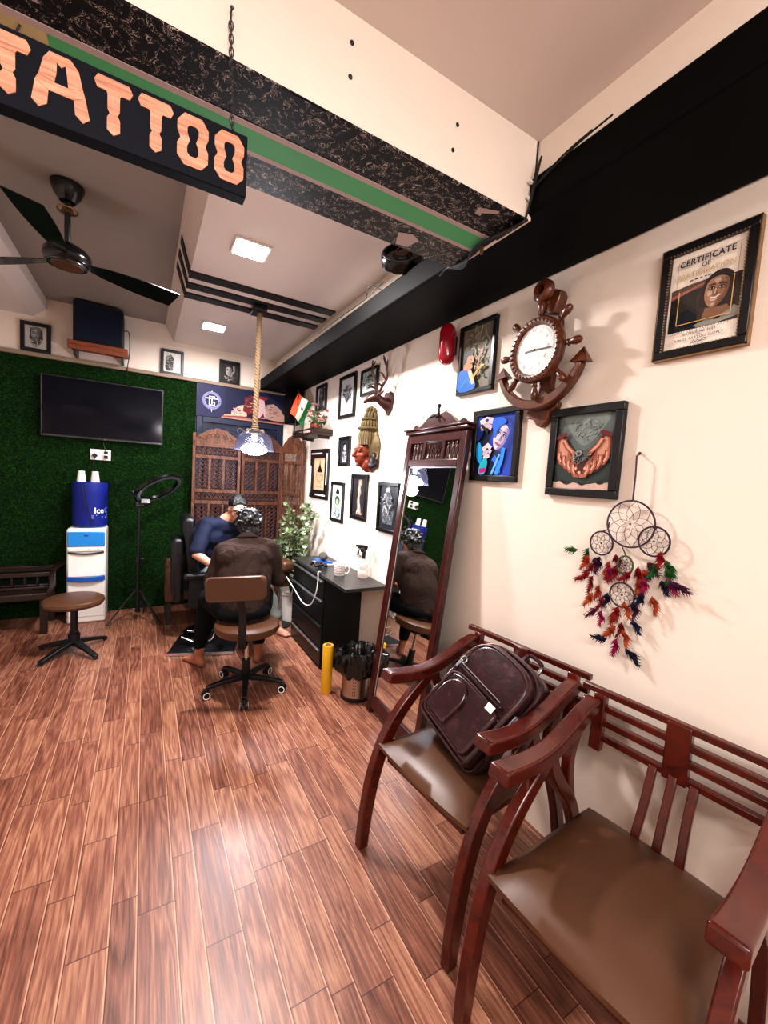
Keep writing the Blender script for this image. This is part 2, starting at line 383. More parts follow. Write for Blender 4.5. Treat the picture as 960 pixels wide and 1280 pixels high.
def hand(m,wr,dr,up,curl=.5,side=1,sc=1.0):
    wr=V(wr); d=V(dr).normalized(); u_=V(up); u_=(u_-d*u_.dot(d)).normalized(); s_=d.cross(u_)*side
    pc=wr+d*.05*sc; limb(m,[wr,wr+d*.03*sc],[.026*sc,.027*sc])
    for k in range(4): o=s_*(.027-.018*k)*sc; limb(m,[wr+d*.015*sc+o*.6,wr+d*.085*sc+o],[.017*sc,.0135*sc])
    for k in range(4):
        o=s_*(.027-.018*k)*sc*1.08; L_=[.038,.044,.041,.032][k]*sc; p=wr+d*.085*sc+o; a=curl*.7; q1=p+(d*math.cos(a)-u_*math.sin(a))*L_; a2=curl*1.7; q2=q1+(d*math.cos(a2)-u_*math.sin(a2))*L_*.65; a3=curl*2.4; q3=q2+(d*math.cos(a3)-u_*math.sin(a3))*L_*.5
        limb(m,[p,q1,q2,q3],[.0098*sc,.009*sc,.0083*sc,.0072*sc])
    p=wr+d*.02*sc+s_*.025*sc; q1=p+(d*.6+s_*.7-u_*.25)*.042*sc; q2=q1+(d*.9+s_*.25-u_*.4)*.03*sc; limb(m,[p,q1,q2],[.014*sc,.0105*sc,.0085*sc])
def head(m,c,fwd,up,sc=1.0):
    c=V(c); f=V(fwd).normalized(); u_=V(up); u_=(u_-f*u_.dot(f)).normalized(); s_=f.cross(u_); Q=Matrix((s_,f,u_)).transposed(); E_=Q.to_euler(); T_=lambda x,y,z:c+Q@V((x,y,z))*sc
    m.ell(T_(0,-.01,.02),(.074*sc,.092*sc,.09*sc),tuple(E_),20,14); m.ell(T_(0,.03,-.035),(.058*sc,.062*sc,.075*sc),tuple(E_),18,12); m.ell(T_(0,.062,-.088),(.026*sc,.022*sc,.018*sc),tuple(E_),12,8)
    limb(m,[T_(0,.09,.015),T_(0,.112,-.022)],[.010*sc,.015*sc]); 
    for k in (-1,1):
        m.ell(T_(k*.074,-.008,-.008),(.010*sc,.018*sc,.03*sc),tuple(E_),10,8); limb(m,[T_(k*.016,.085,.036),T_(k*.046,.074,.034)],[.008*sc,.006*sc]); m.ell(T_(k*.03,.076,.018),(.014*sc,.008*sc,.008*sc),tuple(E_),10,8); m.ell(T_(k*.04,.05,-.02),(.02*sc,.022*sc,.02*sc),tuple(E_),10,8); limb(m,[T_(k*.012,.098,-.026),T_(k*.008,.1,-.026)],[.008*sc,.008*sc])
    limb(m,[T_(-.02,.082,-.052),T_(0,.09,-.05),T_(.02,.082,-.052)],[.005*sc,.0075*sc,.005*sc]); limb(m,[T_(-.017,.08,-.062),T_(0,.087,-.064),T_(.017,.08,-.062)],[.005*sc,.008*sc,.005*sc])
    return T_,Q
# ================================================================== THE ROOM
struct(MB().bb(-1.85,1.62,-1.7,5.0,-.1,0).build('floor','floor'))
struct(MB().bb(WX,WX+.1,-1.7,5.0,0,3.1).build('wall_right','cream'))
struct(MB().bb(-1.85,-1.75,-1.7,5.0,0,3.1).build('wall_left','cream'))
struct(MB().bb(-1.75,WX,-1.7,-1.6,0,3.1).build('wall_front','cream'))
struct(MB().bb(-1.75,.46,WY,5.0,0,2.42).build('wall_back','green_turf'),'back wall covered in artificial grass turf')
struct(MB().bb(-1.75,WX,WY+.01,5.0,2.42,3.1).bb(1.42,WX,WY+.01,5.0,0,2.42).build('wall_back_upper','cream'))
struct(MB().bb(-1.75,1.40,WY-.03,WY+.01,2.405,2.44).build('trim_1',plain('brown_grey_ledge_paint','8a7868',.6),bevel=.004))
# navy door set in the back wall
d=MB().bb(.46,1.42,WY+.015,5.0,0,2.42).bb(.47,.53,WY-.015,WY+.02,0,2.06).bb(1.34,1.40,WY-.015,WY+.02,0,2.06).bb(.53,1.34,WY-.015,WY+.02,2.0,2.06)
door=struct(d.build('door_1','navy_door',bevel=.004),'navy painted door behind the carved screen')
p=MB().bb(.58,1.29,WY+.0,WY+.02,.1,.95).bb(.58,1.29,WY,WY+.02,1.02,1.93); p.build('door_panel','navy_door',door,bevel=.012)
# ceiling of the rear room: a recess between two lower slabs, one section swept along the room
prof=[(WX,2.78),(.24,2.78),(.165,2.93),(.16,2.94),(-.79,2.94),(-.79,2.84),(-.88,2.76),(-1.75,2.76),(-1.75,3.1),(WX,3.1)]
m=MB(); n=len(prof); y0,y1=1.42,4.9+.01
vs=[(x,y0,z) for x,z in prof]+[(x,y1,z) for x,z in prof]
m.add(vs,[tuple(range(n)),tuple(range(2*n-1,n-1,-1))]+[(k,n+k,n+(k+1)%n,(k+1)%n) for k in range(n)])
struct(m.build('ceiling','ceil'))
m=MB().bb(-.79,.163,1.45,4.9,2.932,2.938); struct(m.build('trim_2','ceil_recess',smooth=0),'thin lining of the ceiling recess, its shade put into a darker grey')  # thin sheet that carries the recess shade as colour
struct(MB().bb(1.30,WX,1.45,4.9,2.53,2.78).build('trim_3','cream'))
struct(MB().bb(-1.75,WX,-1.6,1.06,2.67,3.0).build('ceiling_front','ceil'))
struct(MB().bb(1.14,WX,-1.6,1.06,2.54,2.68).build('trim_4','cream'))
# cross beam with patterned underside
bm_=struct(MB().bb(-1.75,1.13,1.06,1.45,2.412,2.95).build('trim_5','cream'),'white cross beam with patterned underside')
Y=[1.06,1.20,1.218,1.296,1.312,1.452]
MB().bb(-1.75,1.115,Y[0]-.002,Y[1],2.406,2.413).build('patterned_strip','marble',bm_)
MB().bb(-1.75,1.105,Y[1],Y[2],2.404,2.413).bb(-1.75,1.105,Y[3],Y[4],2.404,2.413).bb(1.085,1.105,Y[2],Y[3],2.404,2.413).build('grey_border','grey_band',bm_)
MB().bb(-.195,1.085,Y[2],Y[3],2.405,2.413).build('green_strip','green_band',bm_)
m=MB().bb(-1.75,-.195,Y[2],Y[3],2.404,2.413); m.build('beige_strip','beige_band',bm_)
m=MB()
for k in range(7): m.tube([(-.24-.05*k,Y[2]+.01,2.4035),(-.25-.045*k,1.25,2.4035),(-.27-.05*k,Y[3]-.005,2.4035)],.0022,5)
m.build('sprig_pattern','dark_wood',bm_)
MB().bb(-1.75,1.115,Y[4],Y[5],2.406,2.413).build('patterned_strip','marble',bm_)
m=MB()
for x,y,z in ((.44,1.058,2.60),(.44,1.058,2.52),(.79,1.058,2.565),(.78,1.058,2.49)): m.ell((x,y,z),(.006,.003,.006),None,8,6)
m.build('drill_hole','black',bm_)
m=MB().add([(.93,1.1,2.4045),(1.0,1.075,2.4045),(1.005,1.09,2.4045),(.96,1.115,2.4045),(.965,1.13,2.4045),(.94,1.13,2.4045)],[(0,1,2,3,4,5)]).add([(.79,1.37,2.4045),(.84,1.35,2.4045),(.88,1.37,2.4045),(.87,1.43,2.4045),(.82,1.44,2.4045)],[(0,1,2,3,4)])
m.build('peeled_tape','grey_band',bm_)
# black sheathed duct along the right wall
duct=MB(); ys=[-1.6+.28*i for i in range(24)]
random.seed(3)
for i in range(23):
    a,b=ys[i],min(ys[i+1],4.88)
    duct.bb(1.115,WX,a,b,2.425,2.545)
duct=MB().bb(1.115,WX,-1.6,4.86,2.425,2.545)
struct(duct.build('trim_6','black_paint',bevel=.012,seg=3),'black sheathed duct box along the top of the right wall')
struct(MB().bb(1.35,1.50,4.45,4.66,2.05,2.43).build('trim_7','black_paint',bevel=.01),'black sheathed box below the duct in the rear right corner')
# ------------------------------------------------------------------ ceiling lights
for i,(x,y) in enumerate(((.512,2.58),(.52,4.12))):
    t=thing('ceiling_light',['square white ceiling panel light, the nearer one before the black stripes','small white ceiling panel light, the farther one beyond the black stripes'][i],'ceiling light',(x,y,2.78),group='ceiling panel lights')
    MB().bb(-.1,.1,-.1,.1,-.012,0).build('light_frame','white_plastic',t,bevel=.004)
    MB().bb(-.085,.085,-.085,.085,-.016,-.011).build('diffuser','lamp_emit',t,bevel=.003)
# black stripes on the ceiling
for i,(a,b) in enumerate(((3.085,3.195),(3.275,3.385),(3.465,3.575))):
    m=MB(); a+=.008;b-=.008; ye=[2.98,3.16,3.34][i]*0+a-.1
    m.bb(.235,1.265,a,b,2.768,2.781)
    m.add([(.24,a,2.768),(.24,b,2.768),(.172,b-.16,2.902),(.172,a-.16,2.902),(.245,a,2.782),(.245,b,2.782),(.18,b-.16,2.915),(.18,a-.16,2.915)],[(0,1,2,3),(7,6,5,4),(0,3,7,4),(1,5,6,2),(3,2,6,7)])
    tag(m.build('ceiling_stripe','black',smooth=0),'black band across the ceiling, '+['nearest of the three bands','middle of the three bands, holding the lamp box','farthest of the three bands'][i],'ceiling stripe','black ceiling bands')
# ------------------------------------------------------------------ pendant lamp
L=thing('pendant_lamp','clear glass dome pendant lamp hanging from a jute rope','lamp',(.762,3.42,2.77))
SLT=Matrix(((1,0,.03,0),(0,1,.12,0),(0,0,1,0),(0,0,0,1)))   # the rope hangs slightly off the vertical
MB().bb(-.06,.04,-.09,.09,-.035,0).build('ceiling_box','black',L,bevel=.008)
m=MB(); N=150
for ph in (0,2*PI/3,4*PI/3):
    m.tube([( .011*math.cos(ph+k*.5),.011*math.sin(ph+k*.5),-.03-k*(.87/N)) for k in range(N+1)],.0115,6)
m.xf(SLT).build('rope','rope',L)
m=MB()
for k in range(5): m.lathe([(.012,-.90-.016*k),(.024+.004*k,-.907-.016*k),(.024+.005*k,-.915-.016*k),(.014,-.92-.016*k)],seg=14)
m.tube([(.03,.0,-.955),(.06,0,-.945),(.07,0,-.97)],.008,6); m.tube([(-.03,.0,-.955),(-.055,0,-.95),(-.065,0,-.975)],.008,6)
m.xf(SLT).build('rope_knot','rope',L)
m=MB().lathe([(.02,-.95),(.05,-.955),(.09,-.973),(.12,-1.003),(.137,-1.045),(.143,-1.09),(.152,-1.105),(.150,-1.108),(.140,-1.09),(.134,-1.046),(.117,-1.006),(.087,-.977),(.04,-.96),(.02,-.956)],seg=40,cap=False)
m.xf(SLT).build('glass_shade','lamp_glass',L)
MB().lathe([(.0,-.96),(.022,-.962),(.024,-1.01),(.02,-1.03),(0,-1.03)],seg=20).xf(SLT).build('lamp_holder','white_plastic',L)
MB().lathe([(.0,-1.055),(.03,-1.058),(.075,-1.075),(.1,-1.1),(.085,-1.125),(.04,-1.14),(0,-1.145)],seg=24).xf(SLT).build('bulb','bulb_emit',L)
m=MB().tube(smoothpath([(-.07,.0,-.975),(-.11,0,-.95),(-.13,0,-.965),(-.12,0,-.985)],5),.004,6); m.xf(SLT).build('wire_hook','chrome',L)
# ------------------------------------------------------------------ ceiling fan
F_=thing('ceiling_fan','dark three-bladed ceiling fan hanging in the ceiling recess','fan',(-.37,2.85,2.93))
MB().lathe([(.075,0),(.072,-.02),(.06,-.05),(.035,-.085),(.02,-.09)],seg=28).build('canopy','gloss_black',F_)
MB().cyl((0,0,-.08),(0,0,-.31),.014,.014,14).build('downrod','gunmetal',F_)
m=MB(); m.tube([(.045*math.cos(a),.045*math.sin(a),-.125) for a in [2*PI*k/20 for k in range(20)]],.005,6,True); m.cyl((0,0,-.11),(0,0,-.14),.02,.03,14); m.build('shackle_ring','gilt',F_)
MB().lathe([(.02,-.29),(.05,-.30),(.085,-.32),(.105,-.345),(.108,-.37),(.1,-.39),(.085,-.4)],seg=36).build('motor_housing','gloss_black',F_)
MB().lathe([(.086,-.398),(.088,-.406),(.0,-.41)],seg=36).build('bottom_plate','chrome',F_)
MB().lathe([(.07,-.404),(.07,-.412),(.0,-.414)],seg=36).build('brown_disc','leather',F_)
for k in range(3):
    a=R(22+120*k); m=MB(); rm=Matrix.Rotation(a,4,'Z')
    pts=[]
    for i in range(13):
        r=.09+i*.039; w=.03+.045*math.sin(min(1,(i/12)*1.3)*PI/2) if i>1 else .022+.01*i
        tw=R(-14)
        pts.append((r,w,tw))
    vs=[]
    for r,w,tw in pts:
        for s_ in (-1,1):
            for z in (-.002,.002): vs.append(rm@V((r,s_*w*math.cos(tw),-.375+s_*w*math.sin(tw)+z)))
    fs=[]
    for i in range(12):
        b=i*4; fs+=[(b,b+4,b+6,b+2),(b+1,b+3,b+7,b+5),(b,b+1,b+5,b+4),(b+2,b+6,b+7,b+3)]
    fs+=[(0,2,3,1),(48,49,51,50)]
    m.add(vs,fs); m.build('blade','gloss_black' if k else 'gunmetal',F_) if False else m.build('blade','gloss_black',F_)
# ------------------------------------------------------------------ TATTOO sign on chains
S=thing('hanging_sign','black board sign reading TATTOO in pine letters, hung on chains','sign',(-.135,.98,2.148))
MB().bb(-.315,.315,0,.032,-.062,.062).build('board',plain('blue_black_board_paint','080b16',.65,0,.3,30,.15),S,bevel=.002)
def pinemat():
    t=NT('pine_letter_wood'); v=t.coord('Object',(1,1,1)); s_=t.coord('Object',(2,1,30)); n=t.noise(s_,4,4,.6,.6)
    t.set('Base Color',t.ramp(n,[(.3,hx('99604a')),(.5,hx('bf8668')),(.75,hx('cf9f84'))])); t.set('Roughness',.5); return t.m
PINE=pinemat()
def letter(polys,ox,w,name):
    m=MB(); 
    for P in polys:
        n=len(P); vs=[(ox+x*w,-.0025,-.044+y*.096) for x,y in P]+[(ox+x*w,.001,-.044+y*.096) for x,y in P]
        m.add(vs,[tuple(range(n)),tuple(range(2*n-1,n-1,-1))]+[(k,n+k,n+(k+1)%n,(k+1)%n) for k in range(n)])
    o=m.build('letter_'+name,PINE,S,smooth=0); return o
T_=[[(0,.88),(.1,1),(.9,1),(1,.88),(.92,.76),(.7,.76),(.66,.72),(.34,.72),(.3,.76),(.08,.76)],[(.34,.725),(.66,.725),(.66,.45),(.6,.38),(.4,.38),(.34,.45)],[(.4,.385),(.6,.385),(.67,.3),(.67,.08),(.5,0),(.33,.08),(.33,.3)]]
A_=[[(.3,1),(.66,1),(.78,.86),(.62,.86),(.5,.8),(.38,.86),(.2,.86)],[(.2,.865),(.38,.865),(.44,.6),(.34,.48),(.14,.58)],[(.78,.865),(.62,.865),(.55,.6),(.66,.48),(.86,.6)],[(.44,.58),(.55,.58),(.66,.48),(.8,.42),(.68,.36),(.3,.36),(.12,.42),(.34,.48)],[(.1,.42),(.33,.36),(.3,.1),(.14,0),(0,.1)],[(.66,.37),(.88,.42),(1,.1),(.88,0),(.74,.08)]]
O_=[[(.22,1),(.78,1),(1,.82),(1,.64),(.68,.64),(.68,.74),(.6,.8),(.4,.8),(.32,.74),(.32,.64),(0,.64),(0,.82)],[(0,.645),(.32,.645),(.4,.5),(.32,.38),(0,.38),(.1,.5)],[(1,.645),(.68,.645),(.6,.5),(.68,.38),(1,.38),(.9,.5)],[(0,.385),(.32,.385),(.32,.26),(.4,.2),(.6,.2),(.68,.26),(.68,.385),(1,.385),(1,.16),(.78,0),(.22,0),(0,.16)]]
A_=[[(.3,1),(.66,1),(.8,.86),(.58,.86),(.5,.8),(.42,.86),(.2,.86)],
[(.2,.865),(.425,.865),(.42,.68),(.38,.5),(.12,.56)],[(.8,.865),(.575,.865),(.6,.68),(.62,.5),(.88,.56)],
[(.12,.565),(.38,.505),(.62,.505),(.88,.565),(.92,.44),(.72,.34),(.28,.34),(.06,.44)],
[(.06,.445),(.285,.345),(.26,.1),(.12,0),(0,.1)],[(.715,.345),(.92,.445),(1,.1),(.88,0),(.74,.1)]]
for nm,P,ox,w in (('t',T_,-.102,.06),('a',A_,-.042,.082),('t',T_,.046,.06),('t',T_,.114,.06),('o',O_,.181,.057),('o',O_,.25,.058)):
    letter(P,ox,w,nm)
for x in (.285,-.285):
    ch=MB(); z=.068; k=0
    while z<.345:
        c=V((x,.016+.066*(z-.068)/.29,z+.009)); pts=[]
        for i in range(10):
            a=2*PI*i/10; u=.0045*math.cos(a); w=.011*math.sin(a)
            pts.append(c+(V((u,0,w)) if k%2 else V((0,u,w))))
        ch.tube(pts,.0013,5,True); z+=.0165; k+=1
    ch.cyl((x,.066,.355),(x,.085,.355),.002,.002,6).ell((x,.066,.355),.004,None,8,6)
    o=ch.build('chain','gunmetal',S)
    MB().tube([(x,.016,.058),(x,.016,.068),(x+.003,.016,.075)],.0018,6).build('hook_screw','gunmetal',S)
# ================================================================== PICTURES (painted flat shapes, one mesh per picture)
class Art:
    def __init__(s,w,h,bg): s.w,s.h=w,h; s.m=MB(); s.z=.0; s.poly([(0,0),(1,0),(1,1),(0,1)],bg)
    def poly(s,P,c,dz=.00025):
        c=hx(c) if isinstance(c,str) else c
        s.m.add([((x-.5)*s.w,(y-.5)*s.h,s.z) for x,y in P],[tuple(range(len(P)))],c); s.z+=dz
    def ell(s,cx,cy,rx,ry,c,rot=0,n=20,a0=0,a1=2*PI):
        P=[]; asp=s.h/s.w
        for k in range(n+(0 if a1-a0>6.2 else 1)):
            a=a0+(a1-a0)*k/n; x=rx*math.cos(a); y=ry*math.sin(a)/asp
            P.append((cx+x*math.cos(rot)-y*math.sin(rot),cy+(x*math.sin(rot)+y*math.cos(rot))*1.0))
        s.poly(P,c)
    def line(s,pts,w,c):
        pts=[V((x*s.w,y*s.h,0)) for x,y in pts]; c=hx(c) if isinstance(c,str) else c; w*=s.w
        n=len(pts); L=[];Rr=[]
        for i,p in enumerate(pts):
            d=(pts[min(i+1,n-1)]-pts[max(i-1,0)]).normalized(); q=V((-d.y,d.x,0))*w/2; L.append(p+q); Rr.append(p-q)
        o=V((s.w/2,s.h/2,-s.z)); vs=[p-o for p in L]+[p-o for p in Rr]
        s.m.add(vs,[(i,n+i,n+i+1,i+1) for i in range(n-1)],c); s.z+=.0002
    def swirl(s,cx,cy,rx,ry,cols,cnt,seed,size=.08):
        rnd=random.Random(seed)
        for _ in range(cnt):
            a=rnd.random()*2*PI; r=math.sqrt(rnd.random()); x=cx+rx*r*math.cos(a); y=cy+ry*r*math.sin(a)
            t=rnd.random()*PI; l=size*(.4+rnd.random()); b=rnd.uniform(-1,1)*l*.5
            P=[(x-l*math.cos(t),y-l*math.sin(t)*.7),(x+b*math.sin(t),y-b*math.cos(t)),(x+l*math.cos(t),y+l*math.sin(t)*.7)]
            s.line([tuple(p)[:2] for p in smoothpath([(q[0],q[1],0) for q in P],3)],size*.22*(.5+rnd.random()),rnd.choice(cols))
def spl(P,n=4):
    P=[V((p[0],p[1],0)) for p in P]; L=len(P); out=[]
    for i in range(L):
        p0,p1,p2,p3=P[i-1],P[i],P[(i+1)%L],P[(i+2)%L]
        for k in range(n):
            t=k/n; q=.5*((2*p1)+(-p0+p2)*t+(2*p0-5*p1+4*p2-p3)*t*t+(-p0+3*p1-3*p2+p3)*t**3); out.append((q.x,q.y))
    return out
def face(A,cx,cy,r,skin,shade,hair,eye='101010',lip='7a3a34',tilt=0):
    raw=A.poly; mixc=lambda a,b,t:tuple(x*(1-t)+y*t for x,y in zip(hx(a),hx(b)))
    A.poly=lambda P,c:raw(spl(P),c)
    face_(A,cx,cy,r,skin,shade,hair,eye,lip,tilt,mixc); A.poly=raw
def face_(A,cx,cy,r,skin,shade,hair,eye,lip,tilt,mixc):
    f=lambda x,y:(cx+(x*math.cos(tilt)-y*math.sin(tilt))*r,cy+(x*math.sin(tilt)+y*math.cos(tilt))*r*A.w/A.h)
    A.poly([f(*p) for p in ((-.9,.2),(-.85,.9),(-.3,1.45),(.4,1.45),(.95,.9),(1.0,.1),(.9,-.9),(-.85,-.9))],hair)
    A.poly([f(*p) for p in ((-.72,.35),(-.6,.85),(0,1.1),(.6,.85),(.72,.35),(.66,-.3),(.35,-.85),(0,-1.02),(-.35,-.85),(-.66,-.3))],skin)
    A.poly([f(*p) for p in ((.3,.9),(.6,.85),(.72,.35),(.66,-.3),(.35,-.85),(.1,-1.0),(.35,-.4),(.4,.3))],shade)
    md=mixc(skin,shade,.5); li=mixc(skin,'ffffff',.18)
    A.poly([f(*p) for p in ((.12,.95),(.45,.75),(.5,.3),(.42,-.3),(.1,-.95),(.2,-.3),(.22,.3))],md)
    A.poly([f(*p) for p in ((-.3,.85),(0,.95),(.15,.75),(-.1,.6))],li); A.poly([f(*p) for p in ((-.55,.05),(-.3,.12),(-.2,-.1),(-.4,-.25))],li); A.poly([f(*p) for p in ((-.15,-.78),(.1,-.76),(.05,-.9),(-.08,-.92))],li)
    for s_ in (-1,1):
        A.poly([f(*p) for p in ((s_*.08,.3),(s_*.3,.46),(s_*.58,.3),(s_*.3,.16))],shade)
        A.poly([f(*p) for p in ((s_*.16,.28),(s_*.3,.35),(s_*.48,.28),(s_*.3,.22))],mixc(skin,'ffffff',.45)); A.poly([f(*p) for p in ((s_*.25,.34),(s_*.36,.34),(s_*.37,.22),(s_*.25,.22))],eye)
        A.line([f(s_*.14,.31),f(s_*.3,.38),f(s_*.52,.3)],.045*r,eye); A.line([f(s_*.1,.5),f(s_*.32,.57),f(s_*.56,.47)],.07*r,hair)
    A.poly([f(*p) for p in ((.02,.3),(.09,.1),(.17,-.16),(.05,-.24),(-.02,.0))],shade); A.poly([f(*p) for p in ((-.04,.2),(.03,.2),(.03,-.12),(-.07,-.14))],li)
    A.poly([f(*p) for p in ((-.13,-.18),(-.05,-.22),(.0,-.25),(.08,-.22),(.15,-.18),(.0,-.28))],mixc(shade,'000000',.4))
    A.poly([f(*p) for p in ((-.28,-.5),(-.08,-.43),(0,-.46),(.1,-.43),(.28,-.5),(.12,-.62),(0,-.65),(-.12,-.62))],lip); A.line([f(-.26,-.5),f(0,-.52),f(.26,-.5)],.03*r,mixc(lip,'000000',.6))
def frame(name,label,y,z,w,h,art,wall='R',fw=.022,dep=.022,mat='frame_black',glz=True,group=None,cat='picture',tilt=0,lean=0,mount=None):
    if wall=='R': loc=(WX-.001,y,z); rot=WALL_R
    else: loc=(y,WY-.001,z); rot=WALL_B
    rot=rot@Matrix.Rotation(R(tilt),3,'Z')@Matrix.Rotation(R(lean),3,'X')
    t=thing(name,label,cat,loc,rot,group)
    m=MB(); 
    for x0,x1,y0,y1 in ((-w/2,w/2,h/2-fw,h/2),(-w/2,w/2,-h/2,-h/2+fw)): m.bb(x0,x1,y0,y1,0,dep)
    for x0,x1 in ((-w/2,-w/2+fw),(w/2-fw,w/2)): m.bb(x0,x1,-h/2+fw,h/2-fw,0,dep)
    m.build('frame',mat,t,bevel=.003)
    if art:
        A=Art(w-2*fw+.002,h-2*fw+.002,'ffffff'); art(A); k=dep*.35
        A.m.xf(Matrix.Translation((0,0,k))); A.m.build('artwork','glazed' if glz else 'paint',t,smooth=0)
    m=MB().bb(-w/2+fw*.5,w/2-fw*.5,-h/2+fw*.5,h/2-fw*.5,.001,dep*.3); m.build('backing','black',t)
    return t
# ---- certificate
def cert(A):
    A.poly([(0,0),(1,0),(1,1),(0,1)],'eadfd3')
    for a,b in (((.1,.93),(.9,.93)),((.9,.93),(.9,.2)),((.1,.93),(.1,.2))): A.line([a,b],.006,'b49a72')
    A.poly([(.04,.19),(.96,.19),(.96,.64),(.04,.64)],'2a2320')
    A.poly([(.04,.64),(.3,.66),(.62,.665),(.62,.6),(.3,.585),(.04,.53)],'5f4a3f'); A.poly([(.04,.58),(.2,.6),(.5,.64),(.5,.62),(.2,.57),(.04,.545)],'a0645a')
    A.poly([(.04,.19),(.04,.38),(.3,.4),(.55,.24),(.5,.19)],'0d1018'); A.poly([(.45,.19),(.42,.4),(.5,.5),(.96,.5),(.96,.19)],'3a302c')
    A.poly([(.4,.22),(.6,.26),(.9,.33),(.96,.3),(.96,.22),(.7,.19),(.45,.19)],'8d8982'); A.ell(.7,.25,.05,.03,'20242a')
    A.poly([(.5,.26),(.55,.4),(.78,.4),(.86,.3),(.66,.24)],'7e5a46')
    A.poly([(.44,.3),(.4,.5),(.5,.62),(.72,.65),(.9,.63),(.93,.45),(.88,.3),(.8,.4),(.5,.42)],'3b2d27')
    face(A,.66,.5,.21,'a07a60','74533f','2b201c','1a1210','c9a79a',-.15)
    A.line([(.6,.452),(.665,.44),(.73,.46)],.014,'e8dcd0')
    for P in (((.17,.25),(.88,.25)),((.88,.25),(.88,.62)),((.17,.25),(.17,.6))): A.line(P,.012,'c9a25e')
    w,h=A.w,A.h; z=A.z+.0003; T=lambda s,sz,x,y,c,b=0,sp=1.0,xs=1.0: text_geo(A.m,s,sz,((x-.5)*w,(y-.5)*h,z),hx(c),'CENTER',b,sp,xs)
    T('CERTIFICATE',.0255,.5,.875,'33303a',.0006,1.1,.92); T('OF',.019,.5,.81,'4a4550',.0004); T('PARTICIPATION',.0225,.5,.745,'cbb58a',.0004,1.05,.93)
    for i,(a,b) in enumerate(((.3,.36),(.365,.42),(.44,.48),(.5,.54),(.545,.6))): A.line([(a,.685+.004*(i%2)),(b-.01,.685)],.018,'3c3a40')
    T('GUJARAT STATE TATTOO ARTIST',.0098,.5,.165,'55505a',0,1.15); T('GATHERING 2023',.0098,.5,.138,'55505a',.0002,1.2); T('BY',.0085,.5,.112,'55505a',0,1.2); T('KINGS TATTOO SUPPLY',.0098,.5,.085,'55505a',.0002,1.3)
    A.line([(.42,.035),(.45,.06),(.47,.04),(.5,.055),(.53,.04),(.58,.06),(.62,.055)],.01,'2a2830'); A.line([(.4,.03),(.5,.035),(.62,.04)],.006,'2a2830')
c=frame('certificate_frame','framed certificate of participation with a portrait photo, in a beaded dark frame','_' and .676,2.137,.255,.355,cert,fw=.026,dep=.025,cat='certificate')
m=MB(); w,h=.255-.05,.355-.05
for x in (-w/2,w/2):
    for k in range(34): m.ell((x,-h/2+h*k/33,.024),.0032,None,6,4)
for y in (-h/2,h/2):
    for k in range(22): m.ell((-w/2+w*k/21,y,.024),.0026,None,6,4)
m.build('gilt_beading','gilt',c)
m=MB()
for s_ in (-1,1): m.bb(s_*.1275-.004,s_*.1275+.003,-.18,.18,.0,.021); m.bb(-.13,.13,s_*.1775-.004,s_*.1775+.003,0,.021)
m.build('gold_edge','gilt',c)
# ---- cupped hands painting
def hands(A):
    raw_=A.poly; A.poly=lambda P,c:raw_(P if len(P)==4 and P[0]==(0,0) else spl(P),c)
    A.poly([(0,0),(1,0),(1,1),(0,1)],'3f4543'); A.poly([(.05,.78),(.12,1),(.9,1),(.97,.8),(.72,.5),(.3,.5)],'59625f')
    A.poly([(.15,1),(.2,.82),(.5,.58),(.8,.8),(.86,1)],'717a76'); A.swirl(.5,.82,.26,.13,['7c8580','4c5450','8c948f'],26,2,.07)
    A.poly([(0,0),(1,0),(1,.13),(.85,.07),(.7,.11),(.55,.05),(.4,.09),(.25,.05),(.1,.11),(0,.08)],'c4a79a'); A.poly([(.02,.1),(.08,.32),(.25,.16),(.75,.14),(.93,.34),(.99,.12),(.82,.1),(.6,.07),(.35,.09),(.15,.1)],'1b2825')
    A.poly([(.18,.12),(.82,.12),(.95,.36),(.05,.36)],'26332f')
    for s_ in (-1,1):
        f=lambda x,y:(.5+s_*x,y)
        A.poly([f(.44,.74),f(.49,.58),f(.47,.42),f(.36,.29),f(.2,.2),f(.03,.16),f(0,.24),f(0,.34),f(.12,.42),f(.22,.56),f(.3,.7)],'4e2219')
        A.poly([f(.42,.71),f(.46,.56),f(.43,.43),f(.33,.32),f(.2,.25),f(.06,.21),f(.08,.33),f(.2,.45),f(.28,.6)],'a05f49')
        A.poly([f(.40,.68),f(.43,.56),f(.38,.46),f(.3,.42),f(.26,.5),f(.31,.62)],'c08a72')
        for k in range(4):
            x=.40-.095*k; y=.44-.055*k; P=[f(x+.03,y+.07),f(x+.03,y-.02),f(x-.02,y-.09),f(x-.085,y-.10),f(x-.12,y-.055)]
            A.line(P,.085,'3c1812'); A.line(P,.066,'a35e4a'); A.line([f(x+.02,y+.05),f(x+.02,y-.02),f(x-.02,y-.075)],.026,'cf9a82'); A.ell(*f(x-.118,y-.052),.026,.022,'d8a894')
        P=[f(.34,.66),f(.27,.57),f(.17,.5),f(.12,.45)]; A.line(P,.085,'3c1812'); A.line(P,.066,'a8664f'); A.line(P[:3],.024,'cf9a82')
        A.poly([f(.3,.73),f(.33,.77),f(.48,.72),f(.47,.67)],'5c1512')
    A.swirl(.5,.44,.15,.08,['1a1c1b','454a46','7f857e','a9a9a0','2a2220'],50,5,.045); A.ell(.49,.47,.05,.04,'8a8f88'); A.ell(.49,.47,.032,.026,'353a36'); A.poly([(.58,.5),(.66,.53),(.64,.44),(.7,.4),(.6,.42)],'4a4f4b')
frame('cupped_hands_painting','black framed painting of two cupped hands holding metal pieces',1.036,1.659,.31,.36,hands,fw=.032,dep=.026)
